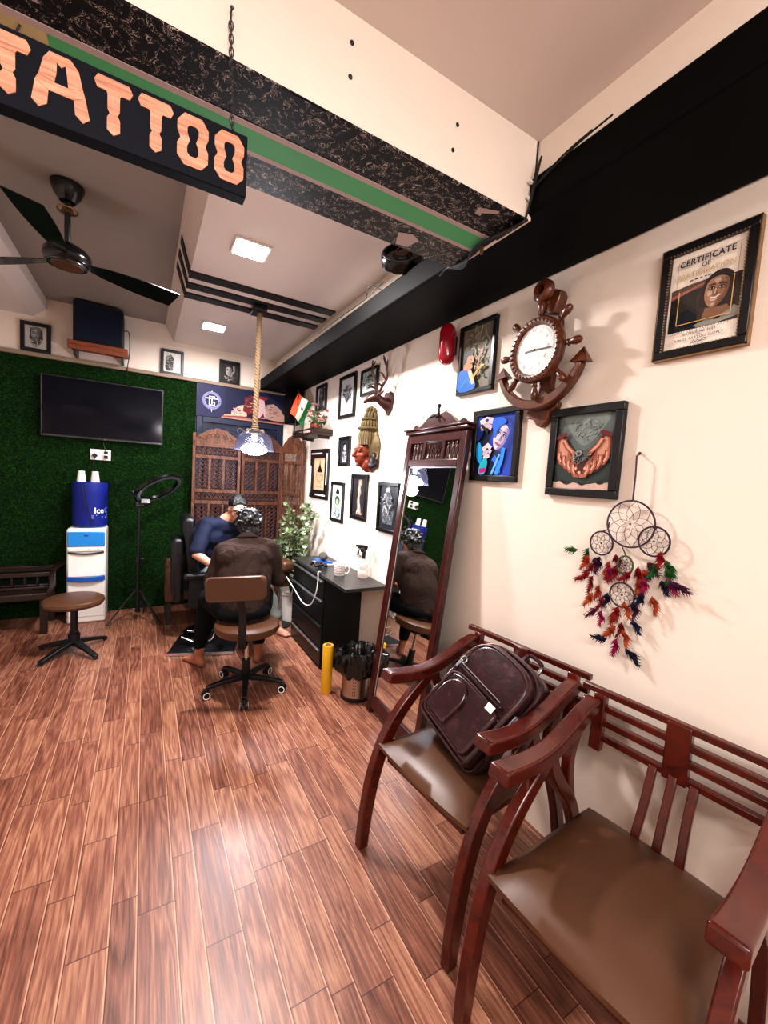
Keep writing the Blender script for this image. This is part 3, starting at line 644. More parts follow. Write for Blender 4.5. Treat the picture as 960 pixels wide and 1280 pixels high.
def blue(A):
    raw_=A.poly; A.poly=lambda P,c:raw_(P if len(P)==4 and P[0]==(0,0) else spl(P),c)
    A.poly([(0,0),(1,0),(1,1),(0,1)],'0a1238'); A.poly([(.3,.95),(.9,1),(1,.9),(1,.1),(.75,0),(.5,.05),(.7,.3),(.55,.6)],'143fae')
    A.poly([(.45,.85),(.8,.95),(.98,.75),(.9,.4),(.78,.1),(.6,.05),(.72,.4),(.62,.75)],'0d2a85')
    face(A,.62,.62,.24,'c9b6c4','8678a8','123a9c','0c1030','a05a78',-.45)
    A.poly([(.3,.9),(.62,.95),(.78,.86),(.6,.78),(.48,.62),(.42,.8)],'1f63cc')
    A.line([(.5,.3),(.62,.22),(.66,.04)],.12,'1c62d6'); A.line([(.75,.45),(.72,.25),(.6,.02)],.09,'2a86e6'); A.line([(.66,.35),(.55,.15),(.48,.02)],.05,'5aa6ee')
    A.poly([(0,.95),(.12,1),(.2,.8),(.1,.62),(0,.62)],'1c3f9a'); A.line([(.08,.88),(.25,.93),(.42,.9)],.12,'d0bcc2'); A.line([(.1,.78),(.28,.84),(.4,.78)],.1,'b59fae'); A.line([(.1,.86),(.3,.72)],.06,'15161c')
    A.ell(.26,.92,.05,.03,'2a3a90')
    A.line([(.2,.42),(.34,.5),(.42,.44)],.11,'cdbcc4'); A.line([(.22,.34),(.36,.42),(.44,.38)],.09,'b7a4b6'); A.line([(.24,.28),(.4,.34)],.08,'cdbcc4'); A.ell(.33,.44,.03,.02,'202840')
    A.poly([(.02,.5),(.12,.55),(.2,.35),(.16,.2),(.04,.3)],'1590c8'); A.poly([(.16,.2),(.3,.3),(.36,.2),(.3,.03),(.14,.03)],'20a8b8'); A.line([(.15,.07),(.33,.1)],.09,'b0187e')
frame('blue_haired_woman_painting','black framed blue painting of a woman with blue hair and ringed hands',1.524,1.705,.315,.362,blue,fw=.03,dep=.024)
def man(A):
    raw_=A.poly; A.poly=lambda P,c:raw_(P if len(P)==4 and P[0]==(0,0) else spl(P),c)
    A.poly([(0,0),(1,0),(1,1),(0,1)],'6f6a5a'); A.swirl(.55,.75,.4,.25,['8c8470','4e4a42','a39a80','5d6a5c','7c6a58'],60,8,.1); A.swirl(.6,.35,.35,.2,['8a7b5c','4f4a3c','a08c60'],26,9,.1)
    A.poly([(0,0),(0,.3),(.12,.34),(.3,.32),(.5,.2),(.56,0)],'1a5fa8'); A.poly([(.3,.32),(.42,.3),(.55,.12),(.46,.08)],'b9a58a'); A.line([(.1,.06),(.3,.2),(.4,.1)],.03,'2f86cc')
    A.poly([(.16,.34),(.2,.52),(.32,.58),(.44,.54),(.5,.44),(.44,.4),(.46,.35),(.38,.32)],'a8714f'); A.poly([(.14,.42),(.14,.58),(.28,.64),(.44,.6),(.42,.54),(.28,.54),(.24,.46)],'241c1c')
    A.line([(.36,.41),(.46,.415)],.025,'1c1614'); A.ell(.4,.475,.015,.012,'201814')
    A.line([(.5,.18),(.68,.3),(.8,.34)],.07,'a8843c'); A.line([(.62,.28),(.66,.48),(.74,.6)],.05,'9c6e48'); A.ell(.78,.33,.06,.03,'c2a23e')
frame('folk_painting','black framed colourful painting of a man in a blue shirt, left of the anchor clock',1.707,2.172,.275,.37,man,fw=.022,dep=.024)
# ---- small drawings
def d_bird(A):
    A.poly([(0,0),(1,0),(1,1),(0,1)],'c3c2c2'); A.swirl(.5,.58,.3,.2,['3a3d44','6b7078','9aa0a6','24262c'],50,11,.1)
    A.poly([(.2,.75),(.45,.6),(.5,.85),(.55,.6),(.82,.72),(.6,.45),(.5,.3),(.38,.45)],'4a4e56'); A.line([(.5,.5),(.42,.2),(.38,.06)],.02,'7c8086')
def d_green(A):
    A.poly([(0,0),(1,0),(1,1),(0,1)],'a9b5ae'); A.swirl(.5,.5,.36,.36,['3d5a4a','6f8a7c','2a3c38','c9d0c8'],60,12,.14)
def d_dancer(A):
    A.poly([(0,0),(1,0),(1,1),(0,1)],'aeb0b2'); face(A,.52,.62,.3,'6c6a70','3a3a40','1d1d22'); A.poly([(.3,.3),(.72,.3),(.85,0),(.2,0)],'2c2c33')
def d_pin(A):
    A.poly([(0,0),(1,0),(1,1),(0,1)],'26262b'); A.ell(.5,.72,.22,.2,'121216'); A.ell(.52,.66,.14,.15,'a9a6a8'); A.poly([(.3,.5),(.7,.5),(.78,.25),(.7,.05),(.3,.05),(.2,.25)],'8e8c90'); A.line([(.3,.4),(.5,.25),(.7,.42)],.1,'45454b'); A.swirl(.5,.25,.2,.15,['5b5b60','c0bdc0','1a1a1e'],14,4,.1)
def d_buddha(A):
    A.poly([(0,0),(1,0),(1,1),(0,1)],'d8a887'); A.poly([(.38,.68),(.5,.86),(.62,.68),(.72,.6),(.68,.55),(.32,.55),(.28,.6)],'15110f'); A.poly([(.45,.84),(.5,.95),(.55,.84)],'15110f')
    for s_ in (-1,1):
        A.line([(.5+s_*.24,.56),(.5+s_*.25,.42),(.5+s_*.16,.28),(.5,.22)],.02,'5a4438'); A.line([(.5+s_*.28,.48),(.5+s_*.3,.34),(.5+s_*.26,.3)],.02,'5a4438'); A.line([(.5+s_*.06,.47),(.5+s_*.18,.46)],.025,'3a2a22')
    A.line([(.5,.46),(.52,.36),(.47,.35)],.015,'5a4438'); A.line([(.43,.29),(.57,.29)],.02,'6a3a30'); A.line([(.36,.2),(.3,.1),(.7,.1),(.64,.2)],.015,'8a6a58')
def d_multi(A):
    A.poly([(0,0),(1,0),(1,1),(0,1)],'dcdad4'); A.poly([(.3,.78),(.5,.97),(.7,.78),(.62,.72),(.38,.72)],'1d1a1c'); A.ell(.5,.54,.26,.2,'3c4a40'); A.ell(.5,.5,.15,.12,'8d9a78'); A.swirl(.5,.2,.32,.14,['6c92a0','9ab4ba','41606c','c9d2d0'],50,15,.12)
def d_body(A):
    A.poly([(0,0),(1,0),(1,1),(0,1)],'242024'); A.poly([(.42,.95),(.66,.96),(.72,.85),(.6,.76),(.66,.62),(.56,.5),(.6,.35),(.72,.12),(.8,.04),(.3,.04),(.4,.2),(.34,.4),(.42,.55),(.36,.7),(.44,.82)],'8b7467'); A.line([(.52,.9),(.5,.7),(.46,.5),(.5,.3),(.6,.08)],.07,'c4ab98'); A.line([(.36,.08),(.6,.3)],.04,'e0d8d0')
def d_ganesh(A):
    A.poly([(0,0),(1,0),(1,1),(0,1)],'23262a'); A.ell(.45,.74,.24,.16,'8b959a'); A.poly([(.35,.94),(.5,1.0),(.6,.92),(.55,.85),(.36,.85)],'9aa4a8'); A.poly([(.18,.6),(.75,.62),(.85,.4),(.78,.12),(.25,.12),(.15,.36)],'5f6a70'); A.swirl(.48,.5,.3,.36,['aab4b8','3c4448','7e898e','1f2428','c2c8ca','9a7a72'],110,21,.1)
def d_beard(A):
    A.poly([(0,0),(1,0),(1,1),(0,1)],'b9b7b4'); face(A,.5,.6,.3,'8d8a88','55524f','3a3836','151515','4a4444'); A.poly([(.25,.45),(.3,.2),(.5,.06),(.7,.2),(.76,.45),(.62,.36),(.38,.36)],'6b6866'); A.swirl(.5,.3,.24,.2,['c9c7c5','3a3836','8d8a88'],50,31,.1); A.line([(.25,.84),(.5,.9),(.76,.82)],.1,'787673')
def d_shy(A):
    A.poly([(0,0),(1,0),(1,1),(0,1)],'cfcecb'); A.poly([(.1,.2),(.15,.6),(.4,.9),(.62,.7),(.5,.45),(.55,.1),(.2,.05)],'5a5855'); A.swirl(.35,.5,.2,.35,['2a2927','8f8c88','1a1a1a','b5b2ae'],60,33,.12)
def d_lady(A):
    A.poly([(0,0),(1,0),(1,1),(0,1)],'2a2928'); face(A,.45,.55,.3,'a09d9a','605d5a','151515'); A.line([(.75,.9),(.8,.6),(.6,.4)],.12,'8b8885'); A.swirl(.5,.2,.3,.14,['c4c1be','3c3a38','7b7875'],36,35,.1)
SM='small framed drawings on the right wall'
frame('framed_drawing','black framed grey bird drawing high on the wall, upper left of the deer head',3.33,2.197,.33,.37,d_bird,fw=.03,dep=.02,group=SM)
frame('framed_drawing','black framed green tinted drawing partly behind the carved antlers',2.93,2.257,.28,.205,d_green,fw=.022,dep=.02,group=SM)
frame('framed_drawing','black framed portrait drawing half hidden behind the flowers on the wall shelf',3.95,2.27,.27,.25,d_dancer,fw=.025,dep=.02,group=SM)
frame('framed_drawing','smallest black framed grey figure drawing, left of the golden mask',3.33,1.722,.235,.262,d_pin,fw=.028,dep=.02,group=SM)
frame('framed_drawing','black framed drawing with white background, lower left of the dark figure picture',3.43,1.272,.28,.36,d_multi,fw=.028,dep=.02,group=SM)
frame('framed_drawing','black framed dark picture of a pale standing figure, below the golden mask',3.0,1.345,.285,.37,d_body,fw=.03,dep=.02,group=SM)
frame('framed_drawing','black framed grey deity drawing nearest the standing mirror',2.53,1.30,.285,.362,d_ganesh,fw=.026,dep=.02,group=SM)
b=frame('buddha_drawing_frame','tan line drawing of a meditating face in a stepped black frame with white slots',3.90,1.515,.48,.49,d_buddha,fw=.085,dep=.022)
m=MB().bb(-.2,.08,.195,.21,.022,.025).bb(.205,.22,-.1,.2,.022,.025).bb(-.06,.2,-.215,-.2,.022,.025).bb(-.22,-.205,-.2,.08,.022,.025); m.build('white_slot','white',b)
BK='framed portraits on the back ledge'
frame('framed_portrait','black framed grey portrait of a bearded face, left of the box speaker','_' and -.86,2.575,.215,.255,d_beard,'B',fw=.03,dep=.022,group=BK)
frame('framed_portrait','black framed pencil drawing on white, right of the box speaker',.23,2.563,.21,.25,d_shy,'B',fw=.026,dep=.022,group=BK)
frame('framed_portrait','black framed dark grey portrait above the navy banner',.79,2.562,.215,.25,d_lady,'B',fw=.03,dep=.022,group=BK)
# ---- red capsule lamp
t=thing('red_wall_capsule','glossy red capsule-shaped lamp on the wall under the black duct','wall lamp',(1.465,1.912,2.28),WALL_R)
MB().lathe([(0,-.115),(.022,-.11),(.04,-.09),(.046,-.065),(.046,.065),(.04,.09),(.022,.11),(0,.115)],axis=(0,1,0),seg=28).build('capsule_body','red_plastic',t)
MB().bb(-.02,.02,-.05,.05,-.054,-.035).build('wall_bracket','black',t)
# ================================================================== ANCHOR CLOCK
t=thing('anchor_clock','carved brown ship wheel and anchor wall clock','clock',(WX,1.235,2.08),WALL_R)
m=MB(); P=[(-.05,-.2),(-.03,-.14),(-.05,.1),(-.045,.19),(-.055,.23),(-.03,.26),(.03,.26),(.055,.23),(.045,.19),(.05,.1),(.03,-.14),(.05,-.19),(.075,-.215),(.07,-.236),(.036,-.25),(.026,-.29),(0,-.315),(-.03,-.3),(-.05,-.275),(-.085,-.265),(-.09,-.24)]
m.prism(P,0,.035); m.build('anchor_shank','clock_wood',t,bevel=.008,seg=3)
m=MB(); m.lathe([(.022,0),(.036,.006),(.046,.02),(.046,.04),(.036,.052),(.022,.056)],(0,.245,.06),(0,0,1),28,cap=False); m.lathe([(.022,.056),(.020,.03),(.022,0)],(0,.245,.06),(0,0,1),28,cap=False); m.cyl((0,.24,.03),(0,.24,.07),.03,.026,16); m.lathe([(.018,0),(.03,.012),(.03,.03),(.018,.04)],(-.01,.215,.03)); m.build('top_ring','clock_wood',t)
m=MB(); m.bb(-.045,.045,.21,.235,.03,.06).bb(-.09,.02-.11,.2,.24,.03,.05); m=MB().box((.03,.20,.045),(.05,.09,.04),(0,0,-.3)); m.build('cross_stock','clock_wood',t,bevel=.008)
m=MB(); pts=[];n=26
for i in range(n+1):
    a=R(198+144*i/n); pts.append((-.012+.212*math.cos(a),-.045+.205*math.sin(a)+.03,.065))
m.bar(pts,.04,[.022+.022*math.sin(PI*i/n) for i in range(n+1)],(0,0,1)); m.build('anchor_arm','clock_wood',t,bevel=.006)
for s_ in (-1,1):
    a=R(198) ; x=s_*.214; y=-.045-.06+.03; m=MB()
    base=V((-.012+s_*.2,y-.004,.065)); d=V((s_*-.0,1,0)).normalized(); d=V((s_*.12,1,0)).normalized(); q=V((d.y,-d.x,0))
    m.add([base+q*.038+V((0,0,.024)),base-q*.038+V((0,0,.024)),base-q*.038-V((0,0,.024)),base+q*.038-V((0,0,.024)),base+d*.062],[(0,1,2,3),(0,4,1),(1,4,2),(2,4,3),(3,4,0)]); m.build('fluke','clock_wood',t,bevel=.003)
MB().cyl((0,0,.03),(0,0,.10),.085,.11,36).build('clock_case','clock_wood',t,bevel=.006)
MB().lathe([(.098,.0),(.132,.0),(.136,.01),(.136,.022),(.130,.032),(.116,.036),(.104,.032),(.099,.02)],(0,0,.09),(0,0,1),48).build('wheel_rim','clock_wood',t)
m=MB()
for k in range(36): a=2*PI*k/36; m.ell((.117*math.cos(a),.117*math.sin(a),.125),(.008,.004,.005),(0,0,a+.5),8,6)
m.build('carved_beads','clock_wood',t)
m=MB()
for k in range(8):
    a=2*PI*k/8+R(0)+PI/8*0; q=V((math.cos(a),math.sin(a),0)); m=MB(); m.lathe([(.009,.13),(.009,.142),(.014,.146),(.009,.15),(.012,.162),(.0165,.178),(.015,.194),(.008,.203),(0,.205)],(0,0,.095),q,14); m.build('wheel_handle','clock_wood',t)
A=Art(.2,.2,'e8e2df'); A.m=MB(); A.z=.112
A.ell(.5,.5,.5,.5,'e9e3e2',0,40); A.ell(.5,.5,.3,.3,'dcd4d0',0,36); A.ell(.5,.5,.285,.285,'ece8e6',0,36); A.ell(.5,.62,.12,.1,'d8d0c4'); A.ell(.5,.62,.1,.08,'eeeae6'); A.ell(.5,.36,.12,.1,'d8d0c4'); A.ell(.5,.36,.1,.08,'eeeae6')
for k in range(60):
    a=2*PI*k/60; A.line([(.5+.46*math.cos(a),.5+.46*math.sin(a)),(.5+(.44)*math.cos(a),.5+(.44)*math.sin(a))],.006,'403a3c')
for k,nm in enumerate(['XII','I','II','III','IIII','V','VI','VII','VIII','IX','X','XI']):
    a=PI/2-2*PI*k/12; text_geo(A.m,nm,.017,(.076*math.cos(a),.076*math.sin(a),A.z+.0004),hx('4a4044'),rot=a-PI/2)
A.m.build('clock_dial','paint',t,smooth=0)
MB().bar([(0,0,.1145),(-.012*4.2,.0,.1145)],.007,.0015,(0,1,0)).build('hour_hand','black',t); MB().bar([(0,0,.116),(.083,-.006,.116)],.0045,.0015,(0,1,0)).build('minute_hand','black',t)
m=MB().ell((0,0,.1165),.005,None,10,8); m.build('hand_cap','black',t)
# ================================================================== DEER HEAD
t=thing('deer_head_mount','small carved wooden deer head with branching antlers on a shield plaque','wall ornament',(WX,2.61,2.045),WALL_R)
m=MB().prism([(-.05,.07),(-.03,.085),(0,.078),(.03,.085),(.05,.07),(.058,.02),(.045,-.04),(0,-.085),(-.045,-.04),(-.058,.02)],0,.02); m.build('shield_plaque','antler',t,bevel=.005)
def f(m):
    limb(m,[(0,-.005,.015),(0,.0,.045),(-.01,.025,.085),(-.015,.035,.11)],[.048,.038,.030,.032])
    limb(m,[(-.015,.035,.11),(-.04,.02,.145),(-.055,.0,.17)],[.034,.024,.014]); m.ell((-.058,-.004,.172),(.014,.013,.014))
    for s_ in (-1,1): limb(m,[(-.01+s_*.03,.05,.1),(-.0+s_*.065,.07,.09)],[.014,.005]); m.ell((-.03+s_*.02,.035,.14),.008)
blob(f,'deer_head','antler',t,.006,3)
for s_ in (-1,1):
    m=MB(); b=V((-.012+s_*.018,.055,.10))
    m.tube(smoothpath([b,b+V((s_*.03,.05,-.01)),b+V((s_*.075,.11,-.02)),b+V((s_*.08,.19,0)),b+V((s_*.06,.25,.01))],5),[.011-.00035*i for i in range(21)],8)
    for p,q in (((.03,.05,-.01),(.05,.045,.05)),((.06,.09,-.02),(.02,.15,.02)),((.078,.15,-.01),(.12,.21,.01)),((.08,.19,0),(.035,.24,.0))):
        a=b+V((s_*p[0],p[1],p[2])); c_=b+V((s_*q[0],q[1],q[2])); m.tube([a,(a+c_)/2+V((0,.012,0)),c_],[.008,.007,.003],7)
    m.build('antler','antler',t)
# ================================================================== MASK
t=thing('golden_deity_mask','copper faced wall mask with tall golden coiled hair','wall mask',(WX,2.83,1.785),WALL_R)
MH=V((-.03,-.095,.045)); MF=(.12,0,1)
blob(lambda m:(head(m,MH,MF,(0,1,0),.98),limb(m,[MH+V((.02,-.06,0)),(.0,-.18,.03)],[.05,.06])),'mask_face','copper_face',t,.0055,2)
m=MB(); hf=V(MF).normalized(); hs=V((hf.z,0,-hf.x))
def lock(c,rx,y0,y1,n,rt,a0=-100,a1=110,bulge=.012):
    for k in range(n):
        a=R(a0+(a1-a0)*k/(n-1)); d=(hf*math.cos(a)+hs*math.sin(a)); pts=[V(c)+d*(rx*(1-.25*q/4)+bulge*math.sin(PI*q/4))+V((0,y0+(y1-y0)*q/4,0)) for q in range(5)]
        for p in pts: p.z=max(p.z,.012)
        m.tube(smoothpath(pts,3),rt,7)
lock((-.01,0,.025),.078,-.03,.10,17,.0105); lock((-.005,0,.025),.066,.09,.165,13,.010); lock((0,0,.025),.046,.16,.22,9,.0095)
lock((0,0,.025),.034,.21,.25,7,.009)
for k in range(10):
    x=.038+.008*k; m.tube(smoothpath([(x-.01,.03,.06-.005*k),(x+.012,-.03,.055-.005*k),(x+.004,-.09,.045-.004*k),(x+.012,-.14,.03)],4),.0095,7)
m.ell((0,.235,.03),(.03,.035,.028)); m.ell((0,.1,.02),(.07,.11,.04)); m.ell((.02,.0,.015),(.085,.12,.035))
for y,rr in ((.095,.088),(.165,.066)): m.tube([V((-.005,y,.03))+(hf*math.cos(R(q))+hs*math.sin(R(q)))*rr for q in range(-90,100,12)],.009,7)
m.build('coiled_hair','gold',t)
def f(m): m.ell((.02,-.175,.025),(.115,.045,.035)); m.ell((.085,-.14,.03),(.04,.055,.03)); m.ell((-.085,-.15,.03),(.03,.04,.02))
blob(f,'mask_collar','dark_bronze',t,.007,3)
# ================================================================== DREAMCATCHER
t=thing('dreamcatcher','five-ringed dreamcatcher with multicoloured feathers hanging from a nail','dreamcatcher',(WX,.815,1.397),WALL_R)
z=.028
m=MB().tube([(-.006,.25,.004),(-.003,.24,z),(0,.17,z),(0,.084,z)],.003,7).ell((-.006,.252,.006),.005); m.build('hanging_cord','thread',t)
hoops=[(0,0,.083),(.098-.098*2,-.085,.044),(.084,-.049,.05),(-.002,-.15,.034),(-.002,-.258,.044)]
cols=['33202c','2a1626','2c1226','3a4a2a','3a2030']
for i,(x,y,r) in enumerate(hoops):
    x=-x if i in() else x
    hm=plain('hoop_wrap_%d'%i,cols[i],.5,0,.7,30) 
    sx=.8 if i==3 else 1
    m=MB().tube([(x+r*sx*math.cos(a),y+r*math.sin(a),z) for a in [2*PI*k/40 for k in range(40)]],.0032,7,True); hp=m.build('hoop',hm,t)
    m=MB(); nn=9 if i==0 else 7
    for ring in range(3):
        ra=r*(1,.72,.45)[ring]; rb=r*(.72,.45,.2)[ring]
        for k in range(nn):
            a0=2*PI*(k+.5*(ring%2))/nn; a1=2*PI*(k+.5+.5*(ring%2))/nn; a2=2*PI*(k+1+.5*(ring%2))/nn
            m.tube([(x+ra*sx*math.cos(a0),y+ra*math.sin(a0),z),(x+rb*sx*math.cos(a1),y+rb*math.sin(a1),z),(x+ra*sx*math.cos(a2),y+ra*math.sin(a2),z)],.0009,4)
    m.ell((x,y,z),.004,None,8,6); m.build('web','thread',hp)
m=MB()
for a,b in (((-.078,-.03),(-.098,-.04)),((.078,-.02),(.09,0)),((-.02,-.083),(-.002,-.115)),((.0,-.185),(0,-.214)),((-.078,-.03),(-.075,.0))): m.tube([(a[0],a[1],z),(b[0],b[1],z)],.0022,5)
m.build('tie_string','thread',t)
FC=[hx(c) for c in ('6e1016','8a2a12','5a0c26','3a1030','18142a','7c1040','1e4a24','8c3a16','64101a','4a0c26','8f4414','1c2038')]
fm=[plain('feather_dye_%d'%i,c,.75,0,.35,40,.1) for i,c in enumerate(FC)]
fe=[(0.968,1.264,6,20),(1.0,1.252,6,75),(0.955,1.24,1,15),(0.93,1.235,3,-10),(0.919,1.239,4,5),(0.863,1.258,0,-20),(0.88,1.23,1,10),(0.937,1.208,0,30),(0.877,1.208,5,10),(0.86,1.21,0,20),(0.95,1.17,0,50),(0.935,1.161,8,20),(0.912,1.13,1,10),(0.92,1.10,7,25),(0.875,1.11,4,-5),(0.89,1.09,8,15),(0.878,1.045,5,10),(0.90,1.04,9,60),(0.825,1.075,0,5),(0.84,1.05,10,20),(0.81,1.02,8,-5),(0.83,1.0,7,30),(0.80,1.0,7,-30),(0.779,1.099,3,-15),(0.775,1.04,11,-30),(0.822,0.955,5,10),(0.85,0.945,4,65),(0.79,0.93,4,-60),(0.778,1.231,0,-10),(0.757,1.225,1,-20),(0.765,1.19,10,0),(0.75,1.25,9,-60),(0.732,1.25,3,10),(0.715,1.255,6,15),(0.70,1.30,0,0),(0.69,1.27,6,-20),(0.679,1.245,6,-10),(0.682,1.215,5,-30),(0.665,1.205,3,-60),(0.70,1.20,4,-30),(0.74,1.20,5,5),(0.739,1.15,4,20),(0.722,1.14,7,-25),(0.80,1.10,7,-10),(0.85,1.22,8,0),(.79,1.21,0,35)]
random.seed(7)
for yy,zz,ci,ang in fe:
    x=-(yy-.815); y=zz-1.397; m=MB(); L_=.055+random.random()*.02; a=R(-90-ang*.0)+R(-ang); d=V((math.cos(a),math.sin(a),0)); q=V((-d.y,d.x,0)); n=9; o=V((x,y+.02,.012+random.random()*.028))
    bend=random.uniform(-.3,.3)
    c_=[o+d*L_*i/n+q*bend*L_*(i/n)**2+V((0,0,.006*math.sin(i))) for i in range(n+1)]
    w=[.0015]+[.0105*math.sin(PI*(i/n)**.75)*(1+.35*random.uniform(-1,1)) for i in range(1,n)]+[.001]
    vs=[c_[i]+q*w[i] for i in range(n+1)]+[c_[i] +V((0,0,.003)) for i in range(n+1)]+[c_[i]-q*w[i]*random.uniform(.7,1.1) for i in range(n+1)]
    k=n+1; m.add(vs,[(i,i+1,k+i+1,k+i) for i in range(n)]+[(k+i,k+i+1,2*k+i+1,2*k+i) for i in range(n)])
    for i in range(1,n):
        for s_,b in ((1,0),(-1,2)):
            p=vs[b*k+i]; m.add([p-d*.004,p+d*.002+q*s_*.008+d*.01,p+d*.004],[(0,1,2)])
    m.build('feather',fm[ci],t,smooth=0)
# ================================================================== WALL SHELF WITH FLAG AND FLOWERS
t=thing('wall_shelf','small dark wooden bracket shelf in the far right corner of the wall','shelf',(WX,3.9,1.885),WALL_R)
MB().bb(-.33,.27,-.012,.012,0,.2).build('shelf_board','dark_wood',t,bevel=.003)
MB().bb(-.33,.27,.035,.05,.19,.2).bb(-.33,-.32,.012,.05,0,.2).bb(.26,.27,.012,.05,0,.2).bb(-.04,-.025,.012,.05,.188,.2).build('shelf_rail','dark_wood',t,bevel=.002)
MB().bb(-.25,-.24,-.035,-.01,0,.12).build('shelf_bracket','dark_wood',t); MB().bb(.18,.19,-.035,-.01,0,.12).build('shelf_bracket','dark_wood',t)
t=thing('indian_flag','small orange, white and green flag on a black stick, fixed to the wall shelf','flag',(1.315,4.17,1.84))
MB().cyl((0,0,-.03),(0,0,.17),.008,.008,10).build('flag_pole','black',t)
MB().cyl((0,0,-.0),(.024,-.03,.50),.004,.004,8).build('flag_stick','black',t)
m=MB(); 
def fq(u,v):
    A_,D_,B_=V((.022,0,.491)),V((.163,0,.377)),V((-.058,0,.266)); return A_+(D_-A_)*u+(B_-A_)*v+V((0,.025*math.sin(u*6+v*3)-.03,0))
N=12
for i in range(N):
    for j in range(8):
        u0,u1=i/N,(i+1)/N; v0,v1=j/8,(j+1)/8; cc='e2502a' if i<4 else ('e8e0cc' if i<8 else '0f6a34')
        m.add([fq(u0,v0),fq(u1,v0),fq(u1,v1),fq(u0,v1)],[(0,1,2,3)],hx(cc))
c0=fq(.5,.5); 
for rr,cc in ((.03,'20305c'),(.022,'e8e0cc')):
    m.add([fq(.5+rr*2.9*math.cos(a),.5+rr*2.4*math.sin(a))+V((0,-.004 if rr>.025 else -.006,0)) for a in [2*PI*k/20 for k in range(20)]],[tuple(range(20))],hx(cc))
for k in range(12):
    a=2*PI*k/12; m.tube([c0+V((0,-.007,0)),fq(.5+.06*math.cos(a),.5+.05*math.sin(a))+V((0,-.007,0))],.0012,4,col=hx('20305c'))
m.build('flag_cloth','paint',t,smooth=0)
t=thing('artificial_flowers','pink and red artificial flowers in a low pot on the wall shelf','flowers',(1.42,3.82,1.899))
MB().lathe([(.035,0),(.05,.01),(.06,.05),(.055,.09),(.05,.09),(.05,.06),(0,.055)],seg=20).build('flower_pot','copper_face',t)
random.seed(5); m=MB(); g=MB()
for k in range(12):
    a=random.random()*2*PI; r=random.uniform(.02,.1); h=random.uniform(.12,.3); p=V((r*math.cos(a),r*1.4*math.sin(a),h)); g.tube([(0,0,.05),(p.x*.4,p.y*.4,h*.6),p],.0022,5)
    for i in range(3): g.add([p*.7+V((random.uniform(-.04,.04),random.uniform(-.05,.05),random.uniform(-.05,.03))) for _ in range(3)],[(0,1,2)])
    for i in range(6):
        b=2*PI*i/6; m.ell(p+V((.014*math.cos(b),.014*math.sin(b),.004*math.sin(3*b))),(.013,.013,.007),None,8,6)
    m.ell(p+V((0,0,.006)),.008,None,8,6)
g.build('foliage','green_leaf',t); m.build('blossoms',plain('pink_blossom','b0656e',.7,0,.5,20,.2),t)
# ================================================================== BACK WALL OBJECTS
t=thing('television','flat black television mounted on the green turf wall','television',(-.333,WY-.005,1.985),WALL_B)
MB().bb(-.483,.483,-.272,.272,.03,.065).build('casing','gloss_black',t,bevel=.006)
MB().bb(-.473,.473,-.255,.262,.0652,.067).build('screen','tv',t)
m=MB().bb(-.486,.486,-.276,-.262,.03,.070).bb(-.486,-.479,-.27,.274,.03,.068).bb(.479,.486,-.27,.274,.03,.068).bb(-.486,.486,.268,.274,.03,.068); m.build('bezel','gunmetal',t,bevel=.002)
m=MB(); text_geo(m,'|||||',.01,(.0,-.269,.0705),hx('c9c9c9')); m.ell((-.012,-.274,.07),.004,None,8,6,hx('b03030')); m.build('standby_light','paint',t,smooth=0)
MB().bb(-.15,.15,-.1,.1,0,.031).build('wall_mount','black',t)
t=thing('box_speaker','black box speaker standing on the orange-brown shelf above the television','speaker',(-.378,WY-.13,2.556))
m=MB().prism([(-.19,0),(.19,0),(.19,.33),(.17,.35),(-.17,.37),(-.19,.35)],-.11,.11,Matrix(((1,0,0),(0,0,1),(0,1,0))).to_4x4()); m.build('cabinet','black',t,bevel=.012)
m=MB().prism([(-.172,.02),(.172,.02),(.172,.32),(-.172,.34)],-.118,-.108,Matrix(((1,0,0),(0,0,1),(0,1,0))).to_4x4()); m.build('grille','navy_cloth',t,bevel=.004)
m=MB().tube(smoothpath([(.19,.02,.2),(.23,.0,.18),(.235,.02,.0),(.22,.08,-.1),(.21,.1,-.2)],6),.004,6); m.build('cable','black',t)
t=thing('speaker_shelf','orange-brown wooden wall shelf under the box speaker','shelf',(-.378,WY,2.52))
MB().bb(-.225,.225,-.27,-.005,.0,.035).build('shelf_board','shelf_wood',t,bevel=.003); MB().bb(-.225,.225,-.27,-.25,-.04,.0).build('front_lip','shelf_wood',t,bevel=.003); MB().bb(-.19,-.17,-.2,-.005,-.07,0).build('bracket','gunmetal',t); MB().bb(.17,.19,-.2,-.005,-.07,0).build('bracket','gunmetal',t)
t=thing('power_socket','white double power socket with black plugs under the television','socket',(-.374,WY-.002,1.568),WALL_B)
MB().bb(-.083,.083,-.052,.052,0,.014).build('socket_plate','white_plastic',t,bevel=.004)
MB().box((-.045,-.01,.03),(.035,.035,.04),(0,0,.78)).build('plug','black',t,bevel=.003); MB().box((.045,-.02,.03),(.03,.03,.035)).box((.045,.025,.025),(.03,.02,.02)).build('plug','black',t,bevel=.003)
m=MB().tube(smoothpath([(-.045,-.02,.045),(-.05,-.08,.05),(-.06,-.2,.03)],5),.004,6).tube(smoothpath([(.045,.03,.04),(.03,.08,.03),(.02,.13,.02)],5),.004,6); m.build('cable','black',t)
